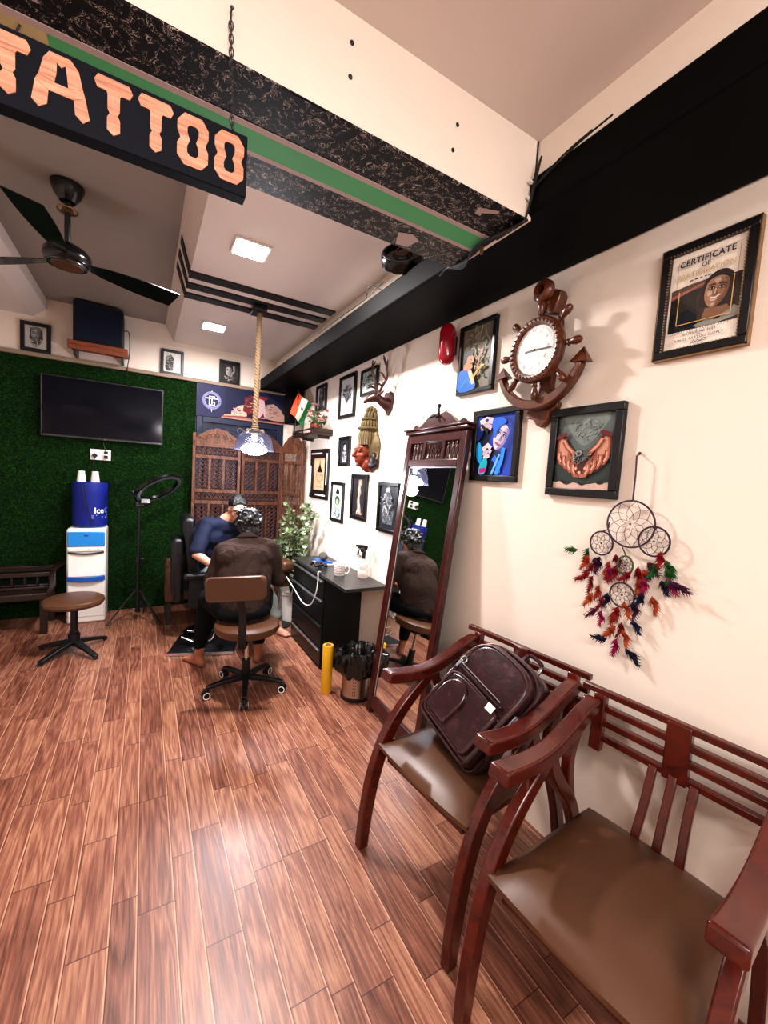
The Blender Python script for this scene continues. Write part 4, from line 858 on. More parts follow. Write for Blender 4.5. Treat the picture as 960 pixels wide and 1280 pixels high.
# banner over the door
t=thing('tattoo_banner','dark navy banner with a white ring monogram and a reclining tattooed figure','banner',(.94,WY-.02,2.235),WALL_B)
A=Art(.94,.34,'141733')
A.poly([(0,0),(1,0),(1,1),(0,1)],'16193a'); A.poly([(.0,0),(.3,0),(.3,1),(0,1)],'1d2046'); 
def ring(cx,cy,r0,r1,c):
    n=30; P=[V(((cx-.5)*A.w+r*math.cos(2*PI*k/n),(cy-.5)*A.h+r*math.sin(2*PI*k/n),A.z)) for r in (r0,r1) for k in range(n)]
    A.m.add(P,[(k,(k+1)%n,n+(k+1)%n,n+k) for k in range(n)],hx(c)); A.z+=.0003
ring(.155,.5,.070,.096,'77749a'); ring(.155,.5,.068,.071,'b0aec4')
L_=lambda x0,x1,y0,y1,c:A.poly([(.155+x0/.94,.5+y0/.34),(.155+x1/.94,.5+y0/.34),(.155+x1/.94,.5+y1/.34),(.155+x0/.94,.5+y1/.34)],c)
W_='c4c2d2'
L_(-.058,.062,.016,.028,W_); L_(-.03,-.018,-.052,.046,W_); L_(-.03,.03,.036,.047,W_); L_(-.03,.034,-.055,-.042,W_); L_(.022,.034,-.055,-.018,W_); L_(.022,.034,.016,.047,W_); L_(-.004,.008,-.036,.016,W_); L_(.0,.03,-.022,-.012,W_)
A.poly([(.155,.82),(.149,.76),(.161,.76)],W_); A.poly([(.155,.12),(.149,.22),(.161,.22)],W_); A.ell(.075,.55,.006,.006,'16193a'); A.ell(.236,.46,.006,.006,'16193a')
A.poly([(.26,.02),(.3,.12),(.36,.14),(.42,.24),(.48,.3),(.52,.26),(.54,.1),(.8,.05),(1,.06),(1,.0),(.27,-.0)],'b98a78')
A.poly([(.36,.12),(.4,.32),(.46,.46),(.52,.5),(.55,.36),(.55,.14)],'d3a597'); A.swirl(.43,.26,.05,.14,['7a2026','a33c38','30202c','e0c0b4'],22,41,.025)
A.poly([(.5,.3),(.52,.72),(.58,.84),(.66,.8),(.68,.66),(.64,.3),(.58,.2)],'6e1d28'); A.swirl(.58,.55,.06,.26,['b0443c','2f4a48','d09a8c','3c1420','5c7a70'],30,43,.03)
A.poly([(.64,.3),(.66,.78),(.74,.8),(.77,.4),(.76,.12),(.68,.12)],'c0a0a4'); A.poly([(.7,.14),(.74,.3),(.76,.14)],'6e1d28')
A.poly([(.76,.14),(.78,.6),(.86,.66),(.95,.5),(1,.3),(1,.1),(.86,.1)],'a8877c'); A.poly([(.66,.78),(.7,.86),(.8,.82),(.76,.72)],'7c2430'); A.swirl(.85,.36,.08,.18,['8d6e66','c0a494','6a4c4a'],20,44,.03)
A.line([(.27,.05),(.5,.1),(.7,.05),(1,.04)],.012,'7a3a34')
A.m.build('printed_sheet','paint',t,smooth=0); MB().bb(-.475,.475,-.173,.173,-.006,-.001).build('backing_board','black',t)
# tangle of cables hanging at the end of the cross beam
t=thing('cable_bundle','bundle of black cables looping under the end of the cross beam','cable',(1.1,1.25,2.42))
m=MB()
for k in range(5):
    m.tube(smoothpath([(.012,-.21-.005*k,.13+.01*k),(.0,-.2,.0),(-.004*k,-.17,-.012-.004*k),(-.01*k,0,-.016-.003*k),(.005*k,.14,-.02-.003*k),(.01,.24,-.0),(.02,.3,-.005)],7),.0035,6)
for k in range(2): m.tube(smoothpath([(.012,-.2,.08),(.004,-.32-.04*k,.112),(.002,-.42-.06*k,.122)],7),.003,6)
m.build('cables','black',t)
m=MB().box((-.012,.0,-.035),(.012,.008,.03),(0,.2,.3)).ell((-.012,0,-.02),.006,None,8,6); m.build('paper_tag','gilt',t)
m=MB(); 
for p in ((.0,-.205,.1),(.0,-.2,.05),(.0,-.18,-.002)): m.box(p,(.016,.008,.006),(0,.3,0))
m.build('cable_clip','white_plastic',t)
t=thing('cable_reel','round black cable reel lying on the duct behind the cross beam','reel',(1.13,1.90,2.635),(R(52),0,R(-38)))
MB().lathe([(.0,-.03),(.1,-.03),(.11,-.02),(.11,.02),(.105,.03),(.09,.032),(.09,.02),(.05,.02),(.04,.034),(0,.034)],axis=(0,0,1),seg=32).build('housing','gloss_black',t)
MB().tube([(.1*math.cos(a),.1*math.sin(a),.034) for a in [2*PI*k/30 for k in range(30)]],.004,6,True).build('rim_ring','gunmetal',t)
m=MB().tube([(.03*math.cos(a),.03*math.sin(a)*1.6,.037) for a in [2*PI*k/16 for k in range(16)]],.004,6,True); m.build('red_ring','copper_face',t)
t=tag(MB().tube(smoothpath([(1.14,2.1,2.60),(1.12,2.16,2.58),(1.108,2.25,2.55),(1.107,2.6,2.553),(1.10,3.0,2.55)],6),.003,6).tube(smoothpath([(1.14,2.12,2.56),(1.1,2.2,2.60),(1.11,2.26,2.548)],6),.003,6).build('loose_wire','black'),'thin black wire trailing from the reel along the duct edge','wire')
# ================================================================== WAITING CHAIRS
# local frame: +x = front (towards the room, world -X), y across, z up; origin on the floor below the seat
def waiting_chair(label,loc,rz):
    t=thing('wooden_armchair',label,'chair',loc,(0,0,rz),'polished red wood armchairs along the right wall')
    for s_ in (-1,1):
        y=s_*.25
        pts=smoothpath([(.333,y,0),(.322,y,.13),(.295,y,.29),(.245,y,.43),(.165,y,.54),(.06,y,.63),(-.02,y,.69)],5); n=len(pts)
        MB().bar(pts,.036,[.042+.014*math.sin(PI*min(1,i/(n*.9))) for i in range(n)],(0,1,0)).build('leg','red_wood',t,bevel=.005)
        pts=smoothpath([(-.30,y,0),(-.26,y,.14),(-.215,y,.30),(-.155,y,.44),(-.075,y,.54),(-.02,y,.62),(0,y,.69)],5)
        MB().bar(pts,.034,.045,(0,1,0)).build('leg','red_wood',t,bevel=.005)
        pts=smoothpath([(-.17,y,.40),(-.13,y,.52),(-.12,y,.62),(-.15,y,.70)],5)
        MB().bar(pts,.03,.036,(0,1,0)).build('side_brace','red_wood',t,bevel=.004)
        # arm: drops at the front, rises to the back rail
        y=s_*.252
        pts=smoothpath([(.262,y+s_*.0,.705),(.20,y,.692),(.10,y,.680),(-.0,y,.685),(-.10,y,.712),(-.19,y,.745),(-.27,y,.765)],5); n=len(pts)
        MB().bar(pts,[.066-.016*abs(i/n) for i in range(n)],[.046 if i>3 else .040+.002*i for i in range(n)],(0,1,0)).build('armrest','red_wood',t,bevel=.009,seg=3)
        MB().bar([(-.275,y-s_*.015,.60),(-.285,y-s_*.015,.80)],.04,.03,(0,1,0)).build('back_post','red_wood',t,bevel=.004)
    for z,hw in ((.806,.302),(.752,.298),(.70,.285),(.645,.25)):
        MB().bb(-.298,-.274,-hw,hw,z-.010,z+.012).build('back_rail','red_wood',t,bevel=.003)
    MB().bb(-.30,-.268,-.033,.033,.63,.815).build('center_post','red_wood',t,bevel=.004)
    for dy,dz in ((-.055,0),(0,0),(.055,0)):
        MB().bar([(-.27,dy*1.0,.65),(-.235,dy,.55),(-.19,dy*1.1,.42)],.024,.016,(0,1,0)).build('spindle','red_wood',t,bevel=.003)
    MB().bb(-.19,.262,-.205,.205,.365,.425).build('seat_frame','red_wood',t,bevel=.004)
    m=MB(); N=16; vs=[]; fs=[]
    for i in range(N+1):
        for j in range(N+1):
            u=i/N*2-1; v=j/N*2-1; x=.04+.245*u; hw=.222+.016*u
            z=.43+.042*(1-u**4)*(1-v**4)**.7+.004*math.sin(3*u)*math.cos(2*v); x2=x-.0*(v*v)*(u>0)+.012*(1-v*v)*u; 
            vs.append((x2,hw*v,z))
    k=N+1
    for i in range(N):
        for j in range(N): fs.append((i*k+j,i*k+j+1,(i+1)*k+j+1,(i+1)*k+j))
    b=len(vs); edge=[i*k for i in range(k)]+[N*k+j for j in range(1,k)]+[i*k+N for i in range(N-1,-1,-1)]+[j for j in range(N-1,0,-1)]
    vs2=[(vs[e][0],vs[e][1],.415) for e in edge]; ne=len(edge)
    fs+=[(edge[q],b+q,b+(q+1)%ne,edge[(q+1)%ne]) for q in range(ne)]; fs.append(tuple(range(b+ne-1,b-1,-1)))
    m.add(vs+vs2,fs); m.build('seat','leather',t,smooth=60)
    return t
waiting_chair('red wood armchair nearest the camera with an empty brown padded seat',(1.145,.53,0),PI+R(6.5))
waiting_chair('red wood armchair holding the dark leather backpack, beside the standing mirror',(1.145,1.148,0),PI+R(6))
# ================================================================== BACKPACK (leans back on the second chair)
u=V((.64,-.20,.72)).normalized(); r=V((.03,-1,-.20)); r=(r-u*r.dot(u)).normalized(); n=r.cross(u)   # r: viewer's right, u: up the bag, n: out of its front
rot=Matrix((r,u,n)).transposed()
t=thing('leather_backpack','dark oxblood leather backpack lying back in the far wooden armchair','backpack',(1.17,1.12,.645),rot); t.scale=(1.05,1.05,1.05)
def arch(w,h,r_,y0,n=14,rb=.03):
    P=[]
    for k in range(5): a=PI+PI/2*k/4; P.append((-w+rb+rb*math.cos(a),y0+rb+rb*math.sin(a)))
    for k in range(5): a=-PI/2+PI/2*k/4; P.append((w-rb+rb*math.cos(a),y0+rb+rb*math.sin(a)))
    for k in range(n+1): a=PI*k/n; P.append((w*(1 if r_>=w else 1)*math.copysign(abs(math.cos(a))**.65,math.cos(a)),y0+h-r_+r_*math.sin(a)**.8))
    return P
MB().prism(arch(.155,.42,.12,-.2),-.13,.03).build('main_body','bag_leather',t,bevel=.03,seg=4)
o=MB().prism(arch(.145,.39,.11,-.195),.0,.085).build('front_compartment','bag_leather',t,bevel=.022,seg=4)
MB().prism(arch(.125,.20,.04,-.175),.07,.108).build('front_pocket','bag_leather',t,bevel=.014,seg=3)
P=[(-.055,-.14),(.045,-.14)]+[(-.005+.06*math.cos(a),-.07+.075*math.sin(a)) for a in [PI*k/12 for k in range(13)]]
P=[(-.115+.0,-.155),(-.0,-.155)]+[(-.052+.058*math.cos(a),-.065+.068*math.sin(a)) for a in [PI*k/12 for k in range(13)]]
MB().prism(P,.1,.122).build('round_pocket','bag_leather',t,bevel=.009,seg=3)
def arcpts(w,h,r_,y0,z): return [(x,y,z) for x,y in arch(w,h,r_,y0)]
MB().tube(arcpts(.1515,.405,.112,-.198,.045),.0038,6,True).build('zip_piping','bag_zip',t)
MB().tube(arcpts(.140,.37,.10,-.188,.0865),.0042,6,True).build('zip_piping','bag_zip',t)
MB().tube([(p[0],p[1],.108) for p in arch(.122,.19,.035,-.17)],.0035,6,True).build('zip_piping','bag_zip',t)
MB().box((-.01,.035,.098),(.235,.012,.012)).build('flap_band','bag_leather',t,bevel=.003)
MB().box((-.012,.048,.1),(.21,.003,.004)).build('zip_track','silver_trim',t)
MB().box((.085,.01,.1115),(.032,.026,.002),(0,0,.05)).build('white_label','white',t,bevel=.002)
m=MB().tube([(-.145,-.13,.06),(-.148,-.05,.075),(-.147,.05,.075)],.006,6).tube([(-.13+.012*math.cos(a),.06+.014*math.sin(a),.092) for a in [2*PI*k/12 for k in range(12)]],.0025,5,True); m.box((-.138,.04,.09),(.012,.035,.005)).box((-.145,-.1,.08),(.01,.04,.005)); m.build('zip_puller','silver_trim',t,bevel=.001)
m=MB().tube(smoothpath([(-.04,.215,-.06),(-.03,.255,-.06),(.03,.255,-.06),(.04,.215,-.06)],6),.008,8); m.build('top_handle','bag_leather',t)
for s_ in (-1,1): MB().bar(smoothpath([(s_*.05,.2,-.12),(s_*.09,.16,-.165),(s_*.1,.0,-.17),(s_*.11,-.14,-.14)],6),.04,.01,(1,0,0)).build('shoulder_strap','bag_leather',t,bevel=.003)
MB().prism([(-.1,-.13),(.05,-.13),(.09,-.08),(.09,.06),(-.1,.06)],.15,.172,Matrix(((0,0,1),(0,1,0),(1,0,0))).to_4x4()).build('side_pocket','bag_leather',t,bevel=.01,seg=3)
# ================================================================== STANDING MIRROR
b=V((1.283,1.955,0)); tp=V((1.488,1.968,1.855)); u=(tp-b).normalized(); r=V((-.0125,-1,0)); r=(r-u*r.dot(u)).normalized(); n=r.cross(u)
t=thing('standing_mirror','tall carved wooden dressing mirror leaning against the right wall','mirror',b,Matrix((r,u,n)).transposed())
H=1.80; w=.292
for s_ in (-1,1): MB().bb(s_*w,s_*(w-.052),.0,H,-.018,.018).build('stile','mirror_wood',t,bevel=.008,seg=3)
MB().bb(-w+.05,w-.05,.035,.115,-.015,.015).build('bottom_rail','mirror_wood',t,bevel=.006)
MB().bb(-w+.05,w-.05,1.60,1.645,-.015,.017).build('middle_rail','mirror_wood',t,bevel=.006)
MB().bb(-w+.05,w-.05,1.745,1.80,-.015,.017).build('top_rail','mirror_wood',t,bevel=.005)
for x in (-.095,.095): MB().bb(x-.011,x+.011,1.64,1.75,-.012,.014).build('mullion','mirror_wood',t,bevel=.003)
m=MB()
for k in range(7):
    for s_ in (-1,1): m.bar([(-.08+.0267*k,1.655 if s_>0 else 1.735,.0),(-.08+.0267*k+(.04 if k<5 else .0),1.735 if s_>0 else 1.655,.0)],.006,.006,(0,0,1))
m.lathe([(.02,-.004),(.026,-.004),(.026,.004),(.02,.004)],(0,1.695,0),(0,0,1),20,cap=False); m.bb(-.084,.084,1.645,1.653,-.006,.006).bb(-.084,.084,1.737,1.745,-.006,.006)
m.build('carved_lattice','mirror_wood',t)
for x in (-.205,-.17,-.13,.13,.17,.205): MB().lathe([(.005,0),(.008,.01),(.006,.02),(.012,.045),(.009,.065),(.005,.08),(.009,.09),(.006,.10)],(x,1.645,0),(0,1,0),12).build('turned_spindle','mirror_wood',t)
MB().bb(-w-.012,w+.012,1.80,1.822,-.024,.034).build('cornice','mirror_wood',t,bevel=.007,seg=3); MB().bb(-w-.022,w+.022,1.822,1.834,-.024,.042).build('cornice_top','mirror_wood',t,bevel=.004)
P=[(-.25,1.834),(.25,1.834),(.25,1.852),(.235,1.865),(.215,1.862),(.20,1.852),(.185,1.85),(.15,1.87),(.10,1.905),(.06,1.922),(.03,1.915),(0,1.9),(-.03,1.915),(-.06,1.922),(-.10,1.905),(-.15,1.87),(-.185,1.85),(-.20,1.852),(-.215,1.862),(-.235,1.865),(-.25,1.852)]
MB().prism(P,-.012,.012).build('carved_crest','mirror_wood',t,bevel=.004)
MB().lathe([(.01,0),(.015,.004),(.012,.012),(.005,.05),(.009,.06),(.012,.066),(.007,.075),(0,.077)],(0,1.895,.014),(0,1,0),12).tube([(0,1.91,.016),(-.025,1.895,.03),(-.04,1.885,.045)],.006,7).tube([(0,1.91,.016),(.018,1.893,.03),(.02,1.88,.04)],.006,7).build('finial_hook','black',t)
MB().bb(-w+.052,w-.052,.115,1.60,-.002,.001).build('mirror_glass','mirror',t,smooth=0)
MB().bb(-w+.045,w-.045,.1,1.61,-.012,-.004).build('back_board','dark_wood',t)
m=MB()
for x0 in (-w+.052,w-.056): m.bb(x0,x0+.004,.115,1.6,.001,.004)
m.bb(-w+.052,w-.052,1.594,1.6,.001,.004); m.build('inner_bead','silver_trim',t)
# ================================================================== CABINET / WORK TABLE
t=thing('drawer_cabinet','black drawer cabinet with silver handle strips under the charcoal worktop','cabinet',(1.36,3.235,0))
MB().bb(-.155,.157,-.37,.37,.0,.715).build('carcass','black_panel',t,bevel=.003)
for z0,z1 in ((.56,.705),(.36,.55),(.17,.35),(.02,.16)):
    d=MB().bb(-.172,-.156,-.36,.36,z0,z1).build('drawer','black_panel',t,bevel=.002)
    MB().bb(-.182,-.170,-.345,.33,z1-.022,z1-.008).build('handle_strip','silver_trim' if z0!=.17 else 'gunmetal',d,bevel=.002)
tag(MB().bb(1.185,1.518,2.47,3.62,.718,.742).build('worktop','top_panel',bevel=.002),'charcoal worktop slab lying over the black drawer cabinet','worktop')
t=thing('coffee_mug','white printed mug on the worktop','mug',(1.31,2.86,.743))
MB().lathe([(.0,0),(.038,0),(.042,.006),(.043,.095),(.041,.1),(.038,.096),(.037,.012),(0,.01)],seg=28).build('cup','white',t)
MB().tube(smoothpath([(.03,-.03,.08),(.052,-.052,.075),(.056,-.056,.045),(.045,-.045,.022),(.028,-.028,.025)],5),.005,8).build('handle','white',t)
m=MB(); 
for i in range(5):
    for k in range(10): a=PI*(.9+k/11.0); m.box((.0435*math.cos(a),.0435*math.sin(a),.025+.013*i),(.008,.002,.006 if (i+k)%2 else .003),(0,0,a+PI/2),col=hx('8d7a86'))
m.build('printed_pattern','paint',t,smooth=0)
t=thing('spray_bottle','waisted clear spray bottle with a black trigger head on the worktop','spray bottle',(1.455,2.745,.743))
MB().lathe([(0,0),(.036,0),(.042,.01),(.044,.03),(.04,.05),(.028,.062),(.026,.066),(.034,.078),(.038,.095),(.034,.112),(.02,.125),(.013,.135),(.013,.15),(0,.15)],seg=28).build('bottle','bottle_glass',t)
MB().cyl((0,0,.145),(0,0,.175),.014,.012,16).bar([(.02,.02,.225),(0,0,.222),(-.03,-.02,.215),(-.045,.03,.21)][:3],.03,.03,(0,0,1)).build('collar','black',t,bevel=.004)
m=MB().box((0,0,.20),(.022,.022,.06)).box((-.008,.008,.235),(.075,.03,.03),(0,.1,-.6)).box((-.047,.03,.242),(.02,.018,.02),(0,0,-.6)); m.bar(smoothpath([(-.022,.014,.225),(-.036,.024,.205),(-.034,.022,.185),(-.044,.028,.17)],4),.014,.007,(.5,.8,0)); m.build('trigger_head','black',t,bevel=.004)
t=thing('glasses_case','patterned dark pouch lying on blue packets at the back of the worktop','pouch',(1.36,3.32,.80))
MB().lathe([(0,-.09),(.028,-.075),(.036,-.03),(.036,.03),(.028,.075),(0,.09)],axis=(.3,1,0),seg=16,sx=1,sy=.8).build('pouch_body',plain('patterned_dark_cloth','4c4a42',.7,0,.8,60,.2),t)
t=thing('paper_packets','flat stack of blue and silver packets under the dark pouch','packets',(1.36,3.28,.743))
m=MB().box((0,0,.006),(.14,.2,.012),(0,0,.2)); m.build('silver_packet','clear_film',t,bevel=.002); MB().box((-.01,.02,.02),(.12,.18,.012),(0,0,-.1)).build('blue_packet','deep_blue_plastic',t,bevel=.002)
def f(m):
    random.seed(4)
    for k in range(16): a=random.random()*6.28; rr=random.random(); limb(m,[(.07*rr*math.cos(a),.12*rr*math.sin(a),.012+.03*random.random()),(.08*rr*math.cos(a+.6),.13*rr*math.sin(a+.6),.015+.03*random.random())],[.014,.01])
t=blob(f,'crumpled_towel','dark_bronze',None,.008,2); t.location=(1.235,3.12,.745); tag(t,'crumpled dark towel on the near edge of the worktop beside the cable','towel')
def f(m):
    random.seed(9)
    for k in range(9): a=random.random()*6.28; limb(m,[(.03*math.cos(a),.05*math.sin(a),.012),(.05*math.cos(a+.7),.07*math.sin(a+.7),.018)],[.012,.006])
t=blob(f,'tissue','white_plastic',None,.006,2); t.location=(1.42,3.08,.745); tag(t,'crumpled white tissue between the mug and the wall','tissue')
tag(MB().tube(smoothpath([(1.20,2.97,.75),(1.172,2.95,.752),(1.166,2.93,.70),(1.155,2.93,.60),(1.15,3.02,.48),(1.15,3.2,.44),(1.14,3.4,.50),(1.11,3.55,.58)],8),.0045,7).build('white_cable','white_plastic'),'white cable looping down in front of the black drawers','cable')
t=thing('wall_charger','white charger plugged in above the worktop with a looping lead','charger',(WX-.001,2.95,.92),WALL_R)
MB().bb(-.06,.06,-.04,.04,0,.012).build('socket_plate','white_plastic',t,bevel=.003); MB().box((.0,0,.03),(.03,.04,.04)).build('charger_body','white_plastic',t,bevel=.004)
MB().tube(smoothpath([(0,-.02,.05),(-.08,.03,.06),(-.22,.0,.06),(-.3,-.1,.05),(-.2,-.15,.06),(-.08,-.16,.1)],6),.0028,6).build('lead','white_plastic',t)
# roll, bin
t=thing('film_roll','upright yellow roll of cling film on the floor by the black cabinet','film roll',(1.112,2.545,0))
MB().lathe([(.036,0),(.037,.003),(.037,.337),(.036,.34),(.026,.34),(.026,.335),(.026,0)],seg=28,cap=False).build('wound_film','yellow_wrap',t)
MB().lathe([(.0258,.002),(.0258,.342),(.021,.342),(.021,.002)],seg=24,cap=False).build('cardboard_core','cardboard',t)
t=thing('waste_bin','brushed steel waste bin with a black liner bag, beside the mirror foot','bin',(1.28,2.425,0))
MB().lathe([(0,.0),(.098,.0),(.1,.012),(.096,.03),(.096,.30),(.092,.30),(.09,.03),(0,.02)],seg=36).build('steel_body','steel',t)
MB().lathe([(.097,0),(.103,.002),(.103,.022),(.097,.026)],seg=36,cap=False).build('base_ring','black',t)
m=MB()
for k in range(10): 
    for q in range(2):
        a=R(232+9*q); m.ell((.0965*math.cos(a),.0965*math.sin(a),.05+.022*k),(.003,.003,.006),None,6,4)
m.build('punched_holes','black',t)
m=MB(); N=72; pr=[(.104,.16),(.125,.175),(.14,.21),(.15,.26),(.146,.305),(.132,.335),(.115,.34),(.1,.32),(.09,.25),(.06,.2)]; vs=[]; random.seed(2)
for j,(rr,z) in enumerate(pr):
    for k in range(N):
        a=2*PI*k/N; w_=1+.06*math.sin(7*a+j*.5)+.05*math.sin(17*a+j*1.1)+.04*math.sin(31*a-j*1.7)+.16*noise.noise(V((4*math.cos(a),4*math.sin(a),j*.8))); zz=z+.028*noise.noise(V((2.2*math.cos(a),2.2*math.sin(a),j*.3+4)))
        w_=1+(w_-1)*min(1,j*.35+.25); vs.append((rr*w_*math.cos(a),rr*w_*math.sin(a),zz))
fs=[(j*N+k,j*N+(k+1)%N,(j+1)*N+(k+1)%N,(j+1)*N+k) for j in range(len(pr)-1) for k in range(N)]
m.add(vs,fs); m.build('liner_bag','bin_liner',t,smooth=50)
# ================================================================== CARVED FOLDING SCREEN
t=thing('folding_screen','carved brown wooden folding screen with fretwork panels and arched tops','screen',(0,0,0))
PO=[V((.415,4.66,0)),V((.885,4.58,0)),V((1.345,4.66,0)),V((1.475,4.28,0))]
for i in range(3):
    a,bq=PO[i],PO[i+1]; d=(bq-a); Wd=d.length; ang=math.atan2(d.y,d.x); mt=Matrix.Translation(a)@Matrix.Rotation(ang,4,'Z'); T=1.80
    def put(m,name): m.xf(mt); return m.build(name,'screen_wood',t,smooth=40)
    pn=bpy.data.objects.new('screen_panel',None); 
    m=MB().bb(0.005,.035,-.014,.014,0,1.86 if i==0 else T).bb(Wd-.035,Wd-.005,-.014,.014,0,1.86 if i==2 else T)
    rails=[1.74,1.62,1.27,1.15,.72,.60,.12]
    for z in rails: m.bb(.035,Wd-.035,-.012,.012,z-.018,z+.018)
    m.xf(mt); fr=m.build('panel_frame','screen_wood',t,bevel=.003)
    m=MB(); P=[(.02,1.75)]+[(.02+(Wd-.04)*k/20,1.78+.13*math.sin(PI*k/20)**.8+.012*abs(math.sin(PI*k/20*5))) for k in range(21)]+[(Wd-.02,1.75)]
    m.prism(P,-.010,.010,Matrix(((1,0,0),(0,0,1),(0,1,0))).to_4x4()); 
    for k in range(9):
        x=.08+(Wd-.16)*k/8; m.tube([(x+.018*math.cos(q)*1.0,-.012,1.80+.05*math.sin(PI*k/8)+.018*math.sin(q)) for q in [2*PI*z/10 for z in range(10)]],.004,5,True)
    m.xf(mt); m.build('arched_top','screen_wood',fr)
    m=MB(); 
    def fret(x0,x1,z0,z1):
        nx=max(1,round((x1-x0)/.045)); nz=max(1,round((z1-z0)/.045)); sx=(x1-x0)/nx; sz=(z1-z0)/nz
        for p in range(nx):
            for q in range(nz):
                cx=x0+sx*(p+.5); cz=z0+sz*(q+.5); rr=min(sx,sz)*.5
                pts=[(cx+rr*1.02*math.cos(2*PI*k/8)*(1+.2*math.cos(4*2*PI*k/8)),0,cz+rr*1.02*math.sin(2*PI*k/8)*(1+.2*math.cos(4*2*PI*k/8))) for k in range(8)]
                m.tube(pts,.0042,4,True); m.ell((cx,0,cz),(.008,.004,.008),None,6,4)
    fret(.035,Wd-.035,1.638,1.722); fret(.035,Wd-.035,1.168,1.252); fret(.035,Wd-.035,.618,.702)
    nb=3
    for bnd in ((1.288,1.602),(.738,1.132)):
        for k in range(nb):
            x0=.035+(Wd-.07)*k/nb; x1=.035+(Wd-.07)*(k+1)/nb; fret(x0+.012,x1-.012,bnd[0],bnd[1]); m.bb(x1-.011,x1+.011,-.011,.011,*bnd) if k<nb-1 else None
    m.xf(mt); m.build('fretwork','screen_wood',fr)
    m=MB().bb(.035,Wd-.035,-.005,.005,.138,.582); m.xf(mt); m.build('solid_panel','screen_wood',fr)
# ================================================================== WATER DISPENSER
t=thing('water_dispenser','white and blue floor-standing water dispenser against the green turf','water dispenser',(-.452,4.72,0))
MB().bb(-.148,.148,-.14,.15,.0,.885).build('body','white_plastic',t,bevel=.02,seg=3)
MB().bb(-.14,.14,-.156,-.13,.72,.855).build('blue_panel','blue_plastic',t,bevel=.008)
MB().ell((0,-.158,.825),(.018,.004,.010)).build('badge','deep_blue_plastic',t)
MB().bb(-.138,.138,-.162,-.13,.675,.712).build('control_strip','white',t,bevel=.008)
m=MB(); 
for k,(x,c_) in enumerate(((-.125,'e0a020'),(-.06,'9aa0a8'),(.02,'9aa0a8'),(.09,'9aa0a8'))): m.ell((x,-.163,.695),(.006,.003,.006),None,8,6,hx(c_))
m.build('indicator_lights','paint',t,smooth=0)
m=MB(); N=18; vs=[(-.135+.27*k/N,-.143-.012*math.sin(PI*k/N),z) for z in (.67,.44) for k in range(N+1)]; m.bb(-.135,.135,-.146,-.14,.44,.668); m.build('tap_recess','white',t,bevel=.003)
m=MB().bar([(-.135+.27*k/12,-.150-.014*math.sin(PI*k/12),.665-.012*math.sin(PI*k/12)) for k in range(13)],.014,.01,(0,0,1)); m.build('recess_lip','gunmetal',t)
m=MB().bar([(-.14+.28*k/12,-.152-.03*math.sin(PI*k/12),.425-.006*math.sin(PI*k/12)) for k in range(13)],.045,.03,(0,0,1)); m.build('drip_tray','deep_blue_plastic',t,bevel=.004)
m=MB().bb(-.135,.135,-.145,-.139,.06,.39); m.build('lower_door','white_plastic',t,bevel=.004)
t=thing('water_jug','royal blue insulated cloth cover on the water jug, standing on the dispenser','water jug',(-.44,4.735,.886))
MB().lathe([(0,0),(.1,.0),(.11,.01),(.112,.02)],seg=30,cap=False).build('jug_neck','blue_plastic',t)
MB().lathe([(0,.012),(.125,.012),(.136,.02),(.138,.12),(.136,.22),(.138,.32),(.14,.405),(.133,.418),(.0,.42)],seg=40).build('cloth_cover','jug_cloth',t)
m=MB(); rr=.1405
def wrap(p): a=-PI/2+p.x/rr; return V((rr*math.cos(a),rr*math.sin(a),p.y))
text_geo(m,'Ice',.075,(.085,.16,0),hx('e8eaf6'),'CENTER',.0018,1.0,1,0,wrap); text_geo(m,'C',.07,(.157,.16,0),hx('6f78c8'),'CENTER',.001,1,1,0,wrap)
m.add([wrap(V(p)) for p in ((.06,.115,0),(.18,.118,0),(.18,.124,0),(.06,.121,0))],[(0,1,2,3)],hx('e8eaf6'))
for y in (.10,.088): m.add([wrap(V(p)) for p in ((.105,y,0),(.17,y+.002,0),(.17,y+.007,0),(.105,y+.005,0))],[(0,1,2,3)],hx('a9b0e6'))
for y in (.1,.088,.112): m.add([wrap(V(p)) for p in ((.022,y,0),(.042,y,0),(.042,y+.008,0),(.022,y+.008,0))],[(0,1,2,3)],hx('6c7fd0'))
m.build('printed_lettering','paint',t,smooth=0)
m=MB()
for dx in (-.05,-.03): m.bar([wrap(V((dx,.40,0))),wrap(V((dx+.01,.3,0))),wrap(V((dx+.03,.15,0))),wrap(V((dx+.08,.03,0)))],.006,.004,(1,0,0))
m.build('draw_cord','navy_door',t)
for i,x in enumerate((-.505,-.40)):
    t=tag(MB().lathe([(0,0),(.036,0),(.036,.006),(.026,.1),(.024,.1),(.0,.1)],(x,4.70,1.307),seg=24).build('paper_cup','white_plastic'),['upturned white cup on the blue water jug, left one','upturned white cup on the blue water jug, right one'][i],'cup','upturned cups on the water jug')
